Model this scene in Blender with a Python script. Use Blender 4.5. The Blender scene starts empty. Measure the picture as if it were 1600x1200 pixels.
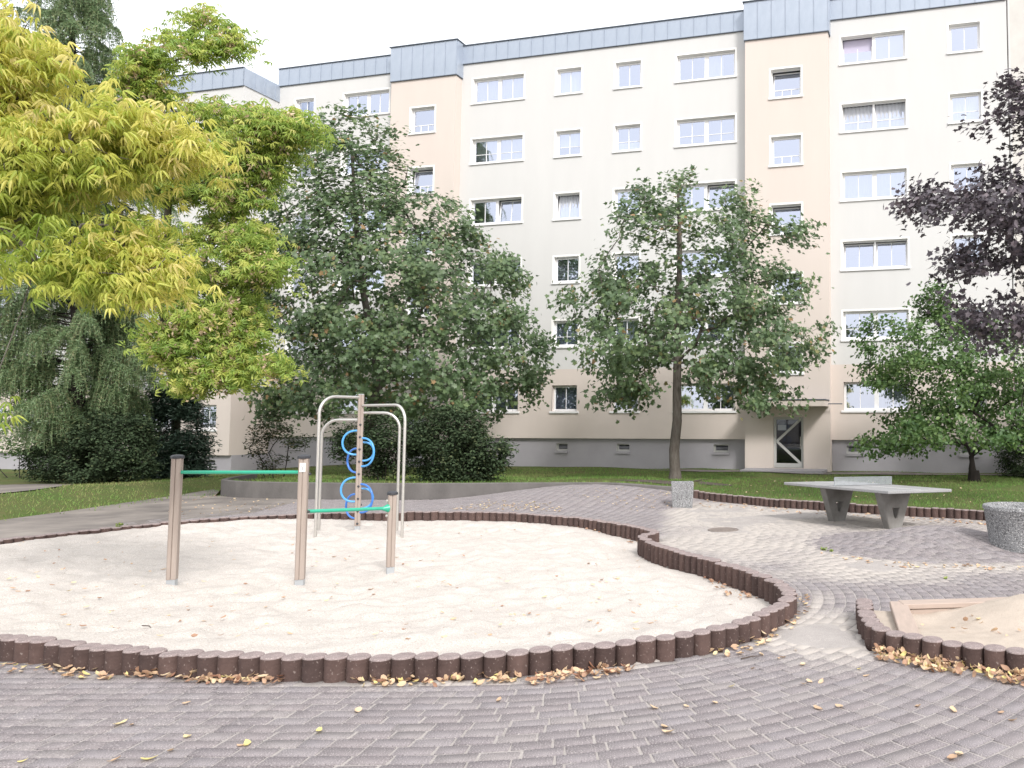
import bpy, bmesh, math, random
import numpy as np
from mathutils import Vector, Matrix, noise
from mathutils.geometry import delaunay_2d_cdt

random.seed(7); rng = np.random.default_rng(7)
scene = bpy.context.scene
COL = scene.collection
R = math.radians

# ---------------------------------------------------------------- camera
FPX, PX0, PY0, PITCH = 1202.0, 1170.0, 583.0, 0.062
CAM = np.array([0.0, 0.0, 1.6])
cam = bpy.data.cameras.new('camera'); cam_o = bpy.data.objects.new('camera', cam); COL.objects.link(cam_o)
cam.sensor_fit = 'HORIZONTAL'; cam.sensor_width = 36.0
cam.lens = FPX / 1600 * 36.0
cam.shift_x = (800 - PX0) / 1600; cam.shift_y = -(600 - PY0) / 1600
cam.clip_end = 2000
cam_o.location = CAM; cam_o.rotation_euler = (math.pi / 2 + PITCH, 0, 0)
scene.camera = cam_o

# ---------------------------------------------------------------- sky, sun, exposure
SUN_EL, SUN_AZ = 40.0, 150.0            # azimuth clockwise from +Y: behind the camera, a little to the right
world = bpy.data.worlds.new('World'); scene.world = world; world.use_nodes = True
wn, wl = world.node_tree.nodes, world.node_tree.links
wn.clear()
sky = wn.new('ShaderNodeTexSky'); sky.sky_type = 'NISHITA'; sky.sun_disc = False
sky.sun_elevation = R(SUN_EL); sky.sun_rotation = R(SUN_AZ); sky.dust_density = 4.0; sky.air_density = 1.0
tint = wn.new('ShaderNodeMix'); tint.data_type = 'RGBA'
tint.inputs[0].default_value = 0.80                       # bright overcast: cloud takes most of the blue away
bg = wn.new('ShaderNodeBackground'); bg.inputs['Strength'].default_value = 0.15
wo = wn.new('ShaderNodeOutputWorld')
wl.new(sky.outputs[0], tint.inputs[6])
cloud = wn.new('ShaderNodeTexNoise'); cloud.inputs['Scale'].default_value = 1.6; cloud.inputs['Detail'].default_value = 5
cramp = wn.new('ShaderNodeMapRange'); cramp.inputs[3].default_value = 5.2; cramp.inputs[4].default_value = 6.8   # bright even cloud layer
wl.new(cloud.outputs['Fac'], cramp.inputs[0]); wl.new(cramp.outputs[0], tint.inputs[7])
wl.new(tint.outputs[2], bg.inputs[0]); wl.new(bg.outputs[0], wo.inputs[0])
sun = bpy.data.lights.new('sun', 'SUN'); sun.energy = 1.5; sun.angle = R(11); sun.color = (1.0, 0.975, 0.945)
sun_o = bpy.data.objects.new('sun', sun); COL.objects.link(sun_o); sun_o.location = (10, -20, 40)
sd = Vector((math.sin(R(SUN_AZ)) * math.cos(R(SUN_EL)), math.cos(R(SUN_AZ)) * math.cos(R(SUN_EL)), math.sin(R(SUN_EL))))
sun_o.rotation_euler = sd.to_track_quat('Z', 'Y').to_euler()
vs = scene.view_settings
scene.display_settings.display_device = 'sRGB'
vs.view_transform = 'Standard'; vs.look = 'None'; vs.gamma = 1.0; vs.use_curve_mapping = False
vs.exposure = 1.0
scene.cycles.use_denoising = True
scene.cycles.max_bounces = 8; scene.cycles.transparent_max_bounces = 12

# ---------------------------------------------------------------- helpers
F_ = np.array([0, math.cos(PITCH), math.sin(PITCH)]); U_ = np.array([0, -math.sin(PITCH), math.cos(PITCH)])
def ray(px, py):
    return F_ + (px - PX0) / FPX * np.array([1.0, 0, 0]) - (py - PY0) / FPX * U_
def sstep(a, b, x):
    t = np.clip((np.asarray(x, float) - a) / (b - a), 0, 1); return t * t * (3 - 2 * t)
def gz(x, y):
    """height of the paving / open ground"""
    x = np.asarray(x, float); y = np.asarray(y, float)
    z = -0.018 * np.clip(y, -3, 24.5)
    d1 = np.hypot((x - 2.75) / 1.9, (y - 11.4) / 1.75)
    z = z + 0.26 * (0.5 + 0.5 * np.cos(np.pi * np.clip(d1, 0, 1)))
    d2 = np.hypot((x + 3.9) / 4.3, (y - 19.6) / 4.6)
    z = z + 0.37 * (0.5 + 0.5 * np.cos(np.pi * np.clip(d2, 0, 1)))
    z = z - 0.83 * sstep(25, 34, y) * sstep(-17, -26, x)
    return z
def G(px, py, h=0.0, fn=None):
    """the point of the ground (plus h) that stands at a spot of the picture"""
    d = ray(px, py); s = 5.0; fn = fn or gz
    for _ in range(60):
        P = CAM + s * d
        s2 = (CAM[2] - h - float(fn(P[0], P[1]))) / (-d[2]); s = s + 0.6 * (s2 - s)
    P = CAM + s * d
    return float(P[0]), float(P[1]), float(P[2])
def at(px, py, Y):
    d = ray(px, py); P = CAM + d * (Y / d[1]); return np.array(P)

MATS = {}
def nd(nt, t, **kw):
    n = nt.nodes.new(t)
    for k, v in kw.items():
        if k in n.inputs: n.inputs[k].default_value = v
        else: setattr(n, k, v)
    return n
def mat(name, color, rough=0.8, metal=0.0, var=0.0, scale=8.0, bump=0.0, bscale=60.0, detail=6.0, color2=None, spec=0.3, attr=None, ramp=None, transl=0.0, speck=None, stretch=None):
    """a plain procedural surface: base colour broken by noise, bump, optional per-piece colour attribute and specks"""
    m = bpy.data.materials.new(name); m.use_nodes = True; nt = m.node_tree; L = nt.links
    b = nt.nodes['Principled BSDF']; b.inputs['Roughness'].default_value = rough; b.inputs['Metallic'].default_value = metal
    b.inputs['Specular IOR Level'].default_value = spec
    tc = nd(nt, 'ShaderNodeTexCoord'); co = tc.outputs['Object']
    if stretch:
        mp = nd(nt, 'ShaderNodeMapping'); mp.inputs['Scale'].default_value = stretch; L.new(co, mp.inputs[0]); co = mp.outputs[0]
    geo = nd(nt, 'ShaderNodeNewGeometry')
    if attr:
        at_ = nd(nt, 'ShaderNodeAttribute', attribute_name=attr)
        cr = nd(nt, 'ShaderNodeValToRGB'); els = cr.color_ramp.elements
        while len(els) < len(ramp): els.new(0.5)
        for e, (p, c) in zip(els, ramp): e.position = p; e.color = (*c, 1)
        L.new(at_.outputs['Fac'], cr.inputs[0]); csock = cr.outputs[0]
    else:
        rgb = nd(nt, 'ShaderNodeRGB'); rgb.outputs[0].default_value = (*color, 1); csock = rgb.outputs[0]
    if var > 0 or color2:
        n1 = nd(nt, 'ShaderNodeTexNoise', Scale=scale, Detail=detail, Roughness=0.6); L.new(co, n1.inputs['Vector'])
        mr = nd(nt, 'ShaderNodeMapRange'); mr.inputs[1].default_value = 0.3; mr.inputs[2].default_value = 0.7
        L.new(n1.outputs['Fac'], mr.inputs[0])
        mx = nd(nt, 'ShaderNodeMix', data_type='RGBA')
        L.new(mr.outputs[0], mx.inputs[0])
        if color2:
            L.new(csock, mx.inputs[6]); mx.inputs[7].default_value = (*color2, 1)
        else:
            lo = nd(nt, 'ShaderNodeMix', data_type='RGBA', blend_type='MULTIPLY'); lo.inputs[0].default_value = 1
            lo.inputs[7].default_value = (1 - var, 1 - var, 1 - var, 1); L.new(csock, lo.inputs[6])
            L.new(lo.outputs[2], mx.inputs[6]); L.new(csock, mx.inputs[7])
        csock = mx.outputs[2]
    if speck:
        for (sc, lo_, hi_, col) in speck:
            vn = nd(nt, 'ShaderNodeTexNoise', Scale=sc, Detail=2.0 if sc > 5 else 10.0, Roughness=.5 if sc > 5 else .72); L.new(co, vn.inputs['Vector'])
            m2 = nd(nt, 'ShaderNodeMapRange'); m2.inputs[1].default_value = lo_; m2.inputs[2].default_value = hi_
            L.new(vn.outputs['Fac'], m2.inputs[0])
            mx2 = nd(nt, 'ShaderNodeMix', data_type='RGBA'); L.new(m2.outputs[0], mx2.inputs[0]); L.new(csock, mx2.inputs[6]); mx2.inputs[7].default_value = (*col, 1)
            csock = mx2.outputs[2]
    L.new(csock, b.inputs['Base Color'])
    if bump > 0:
        n2 = nd(nt, 'ShaderNodeTexNoise', Scale=bscale, Detail=4.0); L.new(co, n2.inputs['Vector'])
        bp = nd(nt, 'ShaderNodeBump', Strength=bump, Distance=0.01); L.new(n2.outputs['Fac'], bp.inputs['Height']); L.new(bp.outputs[0], b.inputs['Normal'])
    if transl > 0:
        tr = nd(nt, 'ShaderNodeBsdfTranslucent'); L.new(csock, tr.inputs['Color'])
        ms = nd(nt, 'ShaderNodeMixShader'); ms.inputs[0].default_value = transl
        L.new(b.outputs[0], ms.inputs[1]); L.new(tr.outputs[0], ms.inputs[2])
        L.new(ms.outputs[0], nt.nodes['Material Output'].inputs[0])
    MATS[name] = m
    return m

def tag(o, label=None, cat=None, group=None, kind=None):
    if label: o['label'] = label
    if cat: o['category'] = cat
    if group: o['group'] = group
    if kind: o['kind'] = kind
    return o
def empty(name, loc, label, cat, group=None, rot=0.0):
    o = bpy.data.objects.new(name, None); o.empty_display_size = 0.3
    o.location = loc; o.rotation_euler = (0, 0, rot); COL.objects.link(o)
    return tag(o, label, cat, group)
def link(name, me, m=None, parent=None, loc=None, rot=None):
    o = bpy.data.objects.new(name, me); COL.objects.link(o)
    if m is not None and not me.materials:
        for mm in (m if isinstance(m, (list, tuple)) else [m]): me.materials.append(mm)
    if parent: o.parent = parent
    if loc is not None: o.location = loc
    if rot is not None: o.rotation_euler = rot
    return o
def np_mesh(name, V, faces_idx, sizes, attr=None, smooth=False, mi=None):
    """fast mesh from arrays: V (n,3), flat loop indices, polygon sizes, optional per-face float"""
    me = bpy.data.meshes.new(name); V = np.asarray(V, np.float32)
    me.vertices.add(len(V)); me.vertices.foreach_set('co', V.ravel())
    idx = np.asarray(faces_idx, np.int32).ravel(); sizes = np.asarray(sizes, np.int32)
    me.loops.add(len(idx)); me.loops.foreach_set('vertex_index', idx)
    me.polygons.add(len(sizes)); st = np.concatenate([[0], np.cumsum(sizes)[:-1]]).astype(np.int32)
    me.polygons.foreach_set('loop_start', st); me.polygons.foreach_set('loop_total', sizes)
    if mi is not None: me.polygons.foreach_set('material_index', np.asarray(mi, np.int32))
    if smooth: me.polygons.foreach_set('use_smooth', np.ones(len(sizes), bool))
    me.update(calc_edges=True)
    if attr is not None:
        a = me.attributes.new('rnd', 'FLOAT', 'FACE'); a.data.foreach_set('value', np.asarray(attr, np.float32))
    return me
class MB:
    """collects simple solids into one mesh"""
    def __init__(s): s.v = []; s.f = []; s.mi = []
    def add(s, v, f, mi=0):
        k = len(s.v); s.v += [tuple(map(float, p)) for p in v]; s.f += [tuple(i + k for i in q) for q in f]; s.mi += [mi] * len(f)
    def box(s, x0, x1, y0, y1, z0, z1, mi=0):
        s.add([(x0, y0, z0), (x1, y0, z0), (x1, y1, z0), (x0, y1, z0), (x0, y0, z1), (x1, y0, z1), (x1, y1, z1), (x0, y1, z1)],
              [(0, 3, 2, 1), (4, 5, 6, 7), (0, 1, 5, 4), (1, 2, 6, 5), (2, 3, 7, 6), (3, 0, 4, 7)], mi)
    def quad(s, a, b, c, d, mi=0): s.add([a, b, c, d], [(0, 1, 2, 3)], mi)
    def tube(s, pts, rad, n=10, cap=True, mi=0):
        pts = [Vector(p) for p in pts]; rad = rad if isinstance(rad, (list, tuple)) else [rad] * len(pts)
        rings = []; up = None
        for i, p in enumerate(pts):
            t = (pts[min(i + 1, len(pts) - 1)] - pts[max(i - 1, 0)]).normalized()
            if up is None: up = t.orthogonal().normalized()
            up = (up - t * up.dot(t)).normalized(); w = t.cross(up)
            rings.append([p + (up * math.cos(2 * math.pi * k / n) + w * math.sin(2 * math.pi * k / n)) * rad[i] for k in range(n)])
        v = [q for r in rings for q in r]; f = []
        for i in range(len(pts) - 1):
            for k in range(n): f.append((i * n + k, i * n + (k + 1) % n, (i + 1) * n + (k + 1) % n, (i + 1) * n + k))
        if cap: f.append(tuple(reversed(range(n)))); f.append(tuple((len(pts) - 1) * n + k for k in range(n)))
        s.add(v, f, mi)
    def lathe(s, prof, n=16, c=(0, 0, 0), mi=0, cap=True):
        v = []; f = []
        for (r, z) in prof:
            v += [(c[0] + r * math.cos(2 * math.pi * k / n), c[1] + r * math.sin(2 * math.pi * k / n), c[2] + z) for k in range(n)]
        for i in range(len(prof) - 1):
            for k in range(n): f.append((i * n + k, i * n + (k + 1) % n, (i + 1) * n + (k + 1) % n, (i + 1) * n + k))
        if cap: f.append(tuple(reversed(range(n)))); f.append(tuple((len(prof) - 1) * n + k for k in range(n)))
        s.add(v, f, mi)
    def prism(s, poly, y0, y1, mi=0):
        """polygon in x,z pushed from y0 to y1"""
        n = len(poly); v = [(x, y0, z) for x, z in poly] + [(x, y1, z) for x, z in poly]
        f = [tuple(range(n)), tuple(range(2 * n - 1, n - 1, -1))] + [(i, i + n, (i + 1) % n + n, (i + 1) % n) for i in range(n)]
        s.add(v, f, mi)
    def mesh(s, name, smooth=False, bevel=0.0, seg=1):
        me = bpy.data.meshes.new(name); me.from_pydata(s.v, [], s.f)
        me.polygons.foreach_set('material_index', s.mi)
        bm = bmesh.new(); bm.from_mesh(me); bmesh.ops.recalc_face_normals(bm, faces=bm.faces)
        if bevel > 0:
            bmesh.ops.bevel(bm, geom=[e for e in bm.edges if len(e.link_faces) == 2 and e.calc_face_angle(0) > 0.5], offset=bevel, segments=seg, affect='EDGES', clamp_overlap=True)
        bm.to_mesh(me); bm.free()
        if smooth:
            for p in me.polygons: p.use_smooth = True
            try: me.set_sharp_from_angle(angle=R(38))
            except Exception: pass
        return me
    def build(s, name, m, parent=None, loc=None, rot=None, **k):
        return link(name, s.mesh(name, **k), m, parent, loc, rot)

def catmull(P, step, closed=False):
    """smooth curve through the points, resampled at equal steps"""
    P = [np.array(p, float) for p in P]; n = len(P); out = []
    rngi = range(n) if closed else range(n - 1)
    for i in rngi:
        p0 = P[(i - 1) % n] if (closed or i > 0) else P[0]; p1 = P[i % n]; p2 = P[(i + 1) % n]
        p3 = P[(i + 2) % n] if (closed or i + 2 < n) else P[n - 1]
        for k in range(16):
            t = k / 16
            out.append(0.5 * ((2 * p1) + (-p0 + p2) * t + (2 * p0 - 5 * p1 + 4 * p2 - p3) * t * t + (-p0 + 3 * p1 - 3 * p2 + p3) * t ** 3))
    out.append(P[0] if closed else P[-1]); out = np.array(out)
    s = np.concatenate([[0], np.cumsum(np.linalg.norm(np.diff(out, axis=0), axis=1))])
    m = max(2, int(round(s[-1] / step))); q = np.linspace(0, s[-1], m + 1)
    if closed: q = q[:-1]
    return np.stack([np.interp(q, s, out[:, k]) for k in range(out.shape[1])], axis=1)
def in_poly(x, y, poly):
    x = np.asarray(x, float); y = np.asarray(y, float); c = np.zeros(x.shape, bool); n = len(poly); j = n - 1
    for i in range(n):
        xi, yi = poly[i][0], poly[i][1]; xj, yj = poly[j][0], poly[j][1]
        k = ((yi > y) != (yj > y)) & (x < (xj - xi) * (y - yi) / ((yj - yi) if yj != yi else 1e-9) + xi)
        c ^= k; j = i
    return c
def sheet(name, poly, fn, step, m, kind='structure', parent=None, smooth=True):
    """a piece of ground: polygon filled with points, height from fn(x, y) arrays"""
    poly = np.array([p[:2] for p in poly], float)
    lo, hi = poly.min(0), poly.max(0)
    xs, ys = np.meshgrid(np.arange(lo[0], hi[0], step), np.arange(lo[1], hi[1], step))
    xs = xs.ravel() + rng.uniform(-.25, .25, xs.size) * step; ys = ys.ravel() + rng.uniform(-.25, .25, ys.size) * step
    k = in_poly(xs, ys, poly); pts = np.concatenate([poly, np.stack([xs[k], ys[k]], 1)])
    n = len(poly)
    r = delaunay_2d_cdt([Vector(p) for p in pts], [(i, (i + 1) % n) for i in range(n)], [], 1, 1e-5)
    V2 = np.array([tuple(v) for v in r[0]]); Fc = r[2]
    Z = fn(V2[:, 0], V2[:, 1]); V = np.column_stack([V2, Z])
    me = np_mesh(name, V, [i for f in Fc for i in f], [len(f) for f in Fc], smooth=smooth)
    bm = bmesh.new(); bm.from_mesh(me)
    for f in bm.faces:
        if f.normal.z < 0: f.normal_flip()
    bm.to_mesh(me); bm.free()
    o = link(name, me, m, parent)
    if kind: o['kind'] = kind
    return o
def vnoise(x, y, s, seed=0.0):
    return np.array([noise.noise((float(a) * s + seed, float(b) * s - seed, seed * 1.7)) for a, b in zip(np.ravel(x), np.ravel(y))])

# ---------------------------------------------------------------- materials
mat('plaster', (0.61, 0.607, 0.602), rough=0.9, var=0.04, scale=1.3, detail=8, bump=0.15, bscale=90, spec=0.1, stretch=(1, 1, .22))
mat('beige', (0.635, 0.565, 0.52), rough=0.9, var=0.04, scale=1.3, detail=8, bump=0.15, bscale=90, spec=0.1, stretch=(1, 1, .22))
mat('plinth', (0.40, 0.385, 0.415), rough=0.9, var=0.1, scale=1.2, bump=0.2, bscale=70, spec=0.1)
mat('pebbledash', (0.62, 0.60, 0.57), rough=0.95, var=0.12, scale=2, bump=0.5, bscale=45, spec=0.1)
mat('zinc', (0.33, 0.38, 0.46), rough=0.45, metal=0.3, var=0.12, scale=1.6, color2=(0.43, 0.48, 0.56), spec=0.5, stretch=(1, 1, 0.4))
mat('zinc_edge', (0.12, 0.14, 0.17), rough=0.5, metal=0.3, var=0.1)
mat('white_frame', (0.82, 0.82, 0.83), rough=0.45, var=0.03, spec=0.4)
mat('white_trim', (0.84, 0.83, 0.81), rough=0.8, var=0.03)
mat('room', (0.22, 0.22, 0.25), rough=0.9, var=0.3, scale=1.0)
mat('grey_frame', (0.34, 0.34, 0.36), rough=0.6, var=0.1)
mat('door_grey', (0.50, 0.50, 0.49), rough=0.5, var=0.05)
mat('step', (0.36, 0.35, 0.37), rough=0.85, var=0.15, bump=0.2)
mat('sand', (0.54, 0.50, 0.465), rough=0.95, var=0.14, scale=3.0, bump=1.0, bscale=75, spec=0.1,
    speck=[(85, .58, .66, (0.38, 0.33, 0.29)), (110, .58, .66, (0.70, 0.66, 0.62))])
mat('joint_sand', (0.40, 0.37, 0.355), rough=0.95, var=0.2, scale=5.0, bump=0.6, bscale=160, spec=0.1,
    speck=[(240, .60, .68, (0.30, 0.27, 0.25)), (230, .60, .70, (0.68, 0.64, 0.60))])
mat('box_sand', (0.52, 0.45, 0.385), rough=0.95, var=0.15, scale=6.0, bump=0.7, bscale=140, spec=0.1,
    speck=[(230, .60, .68, (0.30, 0.22, 0.16))])
mat('dirt', (0.13, 0.118, 0.113), rough=0.95, var=0.3, scale=0.9, bump=0.6, bscale=60, spec=0.1, color2=(0.285, 0.255, 0.232), detail=10)
mat('lawn', (0.07, 0.115, 0.03), rough=0.95, var=0.2, scale=0.9, color2=(0.12, 0.115, 0.05), bump=0.8, bscale=60, spec=0.1)
mat('blade', (0.1, 0.15, 0.04), rough=0.7, attr='rnd', ramp=[(0, (0.10, 0.205, 0.045)), (0.6, (0.175, 0.295, 0.075)), (1, (0.28, 0.28, 0.12))], transl=0.3)
PAVER_RAMP = [(0, (0.245, 0.22, 0.23)), (0.35, (0.272, 0.242, 0.248)), (0.7, (0.278, 0.254, 0.266)), (1, (0.30, 0.272, 0.272))]
def paver_mat():
    m = mat('paver', (.2, .2, .2), rough=0.92, attr='rnd', ramp=PAVER_RAMP, var=0.22, scale=9, bump=0.55, bscale=220, spec=0.15,
            speck=[(120, .54, .68, (0.42, 0.39, 0.38)), (140, .60, .70, (0.10, 0.09, 0.095)), (1.6, .64, .90, (0.40, 0.37, 0.355))])
    return m
paver_mat()
def dusty(m):
    nt = m.node_tree; L = nt.links; b = nt.nodes['Principled BSDF']; src = b.inputs['Base Color'].links[0].from_socket
    a = nd(nt, 'ShaderNodeAttribute', attribute_name='dust'); tc = nd(nt, 'ShaderNodeTexCoord'); n = nd(nt, 'ShaderNodeTexNoise', Scale=60.0, Detail=5.0); L.new(tc.outputs['Object'], n.inputs['Vector'])
    ad = nd(nt, 'ShaderNodeMath', operation='ADD'); L.new(a.outputs['Fac'], ad.inputs[0]); L.new(n.outputs['Fac'], ad.inputs[1])
    mr = nd(nt, 'ShaderNodeMapRange'); mr.inputs[1].default_value = .82; mr.inputs[2].default_value = 1.3; mr.inputs[4].default_value = .75; L.new(ad.outputs[0], mr.inputs[0])
    mx = nd(nt, 'ShaderNodeMix', data_type='RGBA'); L.new(mr.outputs[0], mx.inputs[0]); L.new(src, mx.inputs[6]); mx.inputs[7].default_value = (.50, .46, .42, 1); L.new(mx.outputs[2], b.inputs['Base Color'])
dusty(M_ := MATS['paver'])
mat('palisade', (0.085, 0.058, 0.054), rough=0.9, var=0.3, scale=14, bump=0.5, bscale=80, spec=0.15, attr='rnd',
    ramp=[(0, (0.062, 0.044, 0.042)), (1, (0.135, 0.09, 0.08))], speck=[(55, .64, .72, (0.22, 0.18, 0.165))])
mat('palisade_top', (0.30, 0.245, 0.24), rough=0.95, var=0.3, scale=12, bump=0.4, bscale=140, spec=0.1,
    speck=[(120, .58, .68, (0.45, 0.40, 0.37))])
mat('concrete', (0.34, 0.33, 0.32), rough=0.9, var=0.3, scale=3, bump=0.4, bscale=50, spec=0.15)
mat('wall_concrete', (0.115, 0.108, 0.105), rough=0.95, var=0.4, scale=2.2, bump=0.6, bscale=30, spec=0.1, color2=(0.165, 0.155, 0.15), stretch=(1, 1, 0.6))
mat('aggregate', (0.26, 0.265, 0.275), rough=0.9, bump=0.8, bscale=60, spec=0.15, var=0.15, speck=[(55, .52, .60, (0.10, 0.10, 0.105)), (65, .57, .64, (0.50, 0.50, 0.50))])
mat('table_slab', (0.33, 0.33, 0.335), rough=0.85, var=0.15, scale=3, bump=0.3, bscale=90, speck=[(60, .60, .66, (0.2, 0.2, 0.2))])
mat('table_leg', (0.145, 0.135, 0.125), rough=0.9, var=0.4, scale=2.5, bump=0.35, bscale=40, color2=(0.28, 0.275, 0.265))
mat('galvanised', (0.50, 0.53, 0.56), rough=0.45, metal=0.6, var=0.2, scale=12)
mat('post_wood', (0.30, 0.245, 0.215), rough=0.7, var=0.25, scale=5, bump=0.12, bscale=60, stretch=(6, 6, 0.5), color2=(0.36, 0.305, 0.27))
mat('groove', (0.10, 0.085, 0.08), rough=0.8)
mat('black_cap', (0.035, 0.037, 0.045), rough=0.45, spec=0.5)
mat('green_paint', (0.03, 0.36, 0.23), rough=0.3, spec=0.5, var=0.08, scale=10)
mat('blue_paint', (0.085, 0.34, 0.70), rough=0.3, spec=0.5, var=0.06, scale=10)
mat('dark_blue_paint', (0.05, 0.18, 0.56), rough=0.3, spec=0.5, var=0.06, scale=10)
mat('steel', (0.62, 0.60, 0.57), rough=0.34, metal=0.85, var=0.1, scale=20)
mat('sticker', (0.72, 0.70, 0.66), rough=0.6)
mat('ink', (0.02, 0.02, 0.022), rough=0.6)
mat('plank', (0.36, 0.295, 0.255), rough=0.85, var=0.25, scale=4, bump=0.2, bscale=60, stretch=(1, 6, 6), color2=(0.44, 0.35, 0.30))
mat('soil', (0.085, 0.07, 0.06), rough=0.95, var=0.4, scale=3, bump=0.8, bscale=50, spec=0.1, color2=(0.13, 0.11, 0.095))
mat('iron', (0.26, 0.225, 0.205), rough=0.85, metal=0.1, var=0.3, scale=20)
mat('bark', (0.085, 0.07, 0.06), rough=0.95, var=0.4, scale=6, bump=1.0, bscale=25, stretch=(3, 3, 0.7), color2=(0.15, 0.135, 0.12))
mat('bark_dark', (0.04, 0.033, 0.03), rough=0.95, var=0.4, scale=6, bump=1.0, bscale=25, stretch=(3, 3, 0.7))
mat('twig', (0.09, 0.07, 0.06), rough=0.9)
mat('curtain_pale', (0.78, 0.80, 0.86), rough=0.9, transl=0.4, var=0.05)
mat('curtain_white', (0.86, 0.86, 0.88), rough=0.9, transl=0.4, var=0.05)
mat('curtain_dim', (0.42, 0.46, 0.56), rough=0.9, transl=0.3, var=0.1)
mat('blind', (0.50, 0.47, 0.60), rough=0.8, var=0.05)
def leafmat(n, ramp, tr=0.35, rough=0.45, spec=0.5): return mat(n, (0, 0, 0), rough=rough, attr='rnd', ramp=ramp, transl=tr, spec=spec)
leafmat('maple_leaf', [(0, (0.0803, 0.1315, 0.0636)), (0.55, (0.1339, 0.2039, 0.0954)), (0.93, (0.2141, 0.2828, 0.1219)), (0.99, (0.2945, 0.2368, 0.106)), (1, (0.3614, 0.2368, 0.1166))])
leafmat('purple_leaf', [(0, (0.065, 0.0546, 0.065)), (0.6, (0.1105, 0.0936, 0.1105)), (1, (0.169, 0.1365, 0.1495))], tr=0.15)
leafmat('yellow_leaf', [(0, (0.3, 0.41, 0.07)), (0.35, (0.5, 0.57, 0.11)), (0.7, (0.74, 0.7, 0.19)), (1, (0.82, 0.72, 0.34))], tr=0.5)
leafmat('boxelder_leaf', [(0, (0.224, 0.3584, 0.0784)), (0.5, (0.4032, 0.5152, 0.112)), (0.85, (0.6272, 0.6496, 0.1792)), (1, (0.7392, 0.672, 0.2688))], tr=0.5)
leafmat('samara', [(0, (0.56, 0.41, 0.29)), (1, (0.74, 0.58, 0.42))], tr=0.3)
leafmat('larch_needle', [(0, (0.11, 0.17, 0.085)), (0.6, (0.2, 0.3, 0.14)), (1, (0.38, 0.34, 0.2))], tr=0.3)
leafmat_s = lambda n, r, tr=.15: leafmat(n, r, tr, .8, .15)
leafmat_s('shrub_leaf', [(0, (0.036, 0.055, 0.03)), (0.7, (0.065, 0.098, 0.05)), (1, (0.12, 0.14, 0.07))])
leafmat('rhodo_leaf', [(0, (0.039, 0.0715, 0.052)), (1, (0.091, 0.143, 0.0975))], tr=0.2, rough=0.4)
leafmat('hazel_leaf', [(0, (0.069, 0.138, 0.046)), (0.6, (0.1265, 0.2185, 0.069)), (1, (0.23, 0.322, 0.115))], tr=0.35)
leafmat('autumn_leaf', [(0, (0.035, 0.055, 0.025)), (0.6, (0.06, 0.08, 0.04)), (1, (0.2, 0.14, 0.08))], tr=0.3)
leafmat('dry_leaf', [(0, (0.3, 0.155, 0.1)), (0.3, (0.47, 0.3, 0.2)), (0.65, (0.63, 0.45, 0.29)), (0.88, (0.7, 0.56, 0.38)), (1, (0.70, 0.60, 0.24))], tr=0.2, rough=0.6)
leafmat('weed_leaf', [(0, (0.17, 0.26, 0.06)), (1, (0.36, 0.42, 0.13))], tr=0.3)
leafmat('pink_flower', [(0, (0.5, 0.06, 0.25)), (1, (0.7, 0.15, 0.4))], tr=0.3)
def glass_mat(name, refl, col):
    m = bpy.data.materials.new(name); m.use_nodes = True; nt = m.node_tree; nt.nodes.remove(nt.nodes['Principled BSDF'])
    g = nd(nt, 'ShaderNodeBsdfGlossy', Roughness=0.02); g.inputs['Color'].default_value = (*col, 1)
    t = nd(nt, 'ShaderNodeBsdfTransparent'); t.inputs[0].default_value = (0.80, 0.84, 0.92, 1)
    tc = nd(nt, 'ShaderNodeTexCoord'); n1 = nd(nt, 'ShaderNodeTexNoise', Scale=0.7, Detail=1.0); nt.links.new(tc.outputs['Object'], n1.inputs['Vector'])
    bp = nd(nt, 'ShaderNodeBump', Strength=0.05, Distance=0.05); nt.links.new(n1.outputs['Fac'], bp.inputs['Height']); nt.links.new(bp.outputs[0], g.inputs['Normal'])
    fr = nd(nt, 'ShaderNodeLayerWeight', Blend=0.25); mr = nd(nt, 'ShaderNodeMapRange'); mr.inputs[3].default_value = refl; mr.inputs[4].default_value = 0.9
    nt.links.new(fr.outputs['Fresnel'], mr.inputs[0])
    mx = nd(nt, 'ShaderNodeMixShader'); nt.links.new(mr.outputs[0], mx.inputs[0]); nt.links.new(t.outputs[0], mx.inputs[1]); nt.links.new(g.outputs[0], mx.inputs[2])
    nt.links.new(mx.outputs[0], nt.nodes['Material Output'].inputs[0]); MATS[name] = m
glass_mat('glass', 0.55, (0.80, 0.85, 1.0)); glass_mat('door_glass', 0.05, (0.9, 0.95, 1.0))
M = MATS

# ================================================================ GROUND
def grid_axis(parts):
    a = []
    for lo, hi, st in parts: a += list(np.arange(lo, hi, st))
    return np.array(a + [parts[-1][1]])
def big_ground():
    xs = grid_axis([(-400, -60, 60), (-60, -16, 2.0), (-16, 8, 0.5), (8, 60, 2.5), (60, 400, 60)])
    ys = grid_axis([(-400, -10, 65), (-10, 2, 2), (2, 40, 0.5), (40, 400, 45)])
    X, Y = np.meshgrid(xs, ys); Z = gz(X, Y) - 0.05
    pit = in_poly(X, Y, PIT) | in_poly(X, Y, BOX)
    Z = Z - 0.30 * pit
    n, m_ = len(xs), len(ys)
    V = np.column_stack([X.ravel(), Y.ravel(), Z.ravel()])
    i = np.arange((m_ - 1) * n).reshape(m_ - 1, n)[:, :-1].ravel()
    F = np.stack([i, i + 1, i + n + 1, i + n], 1)
    o = link('ground', np_mesh('ground', V, F.ravel(), np.full(len(F), 4), smooth=True), M['dirt']); o['kind'] = 'structure'
PH = 0.15     # height of the bollard edging above the paving
def top_pts(lst, h=PH): return [G(x, y, h)[:2] for x, y in lst]
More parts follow.
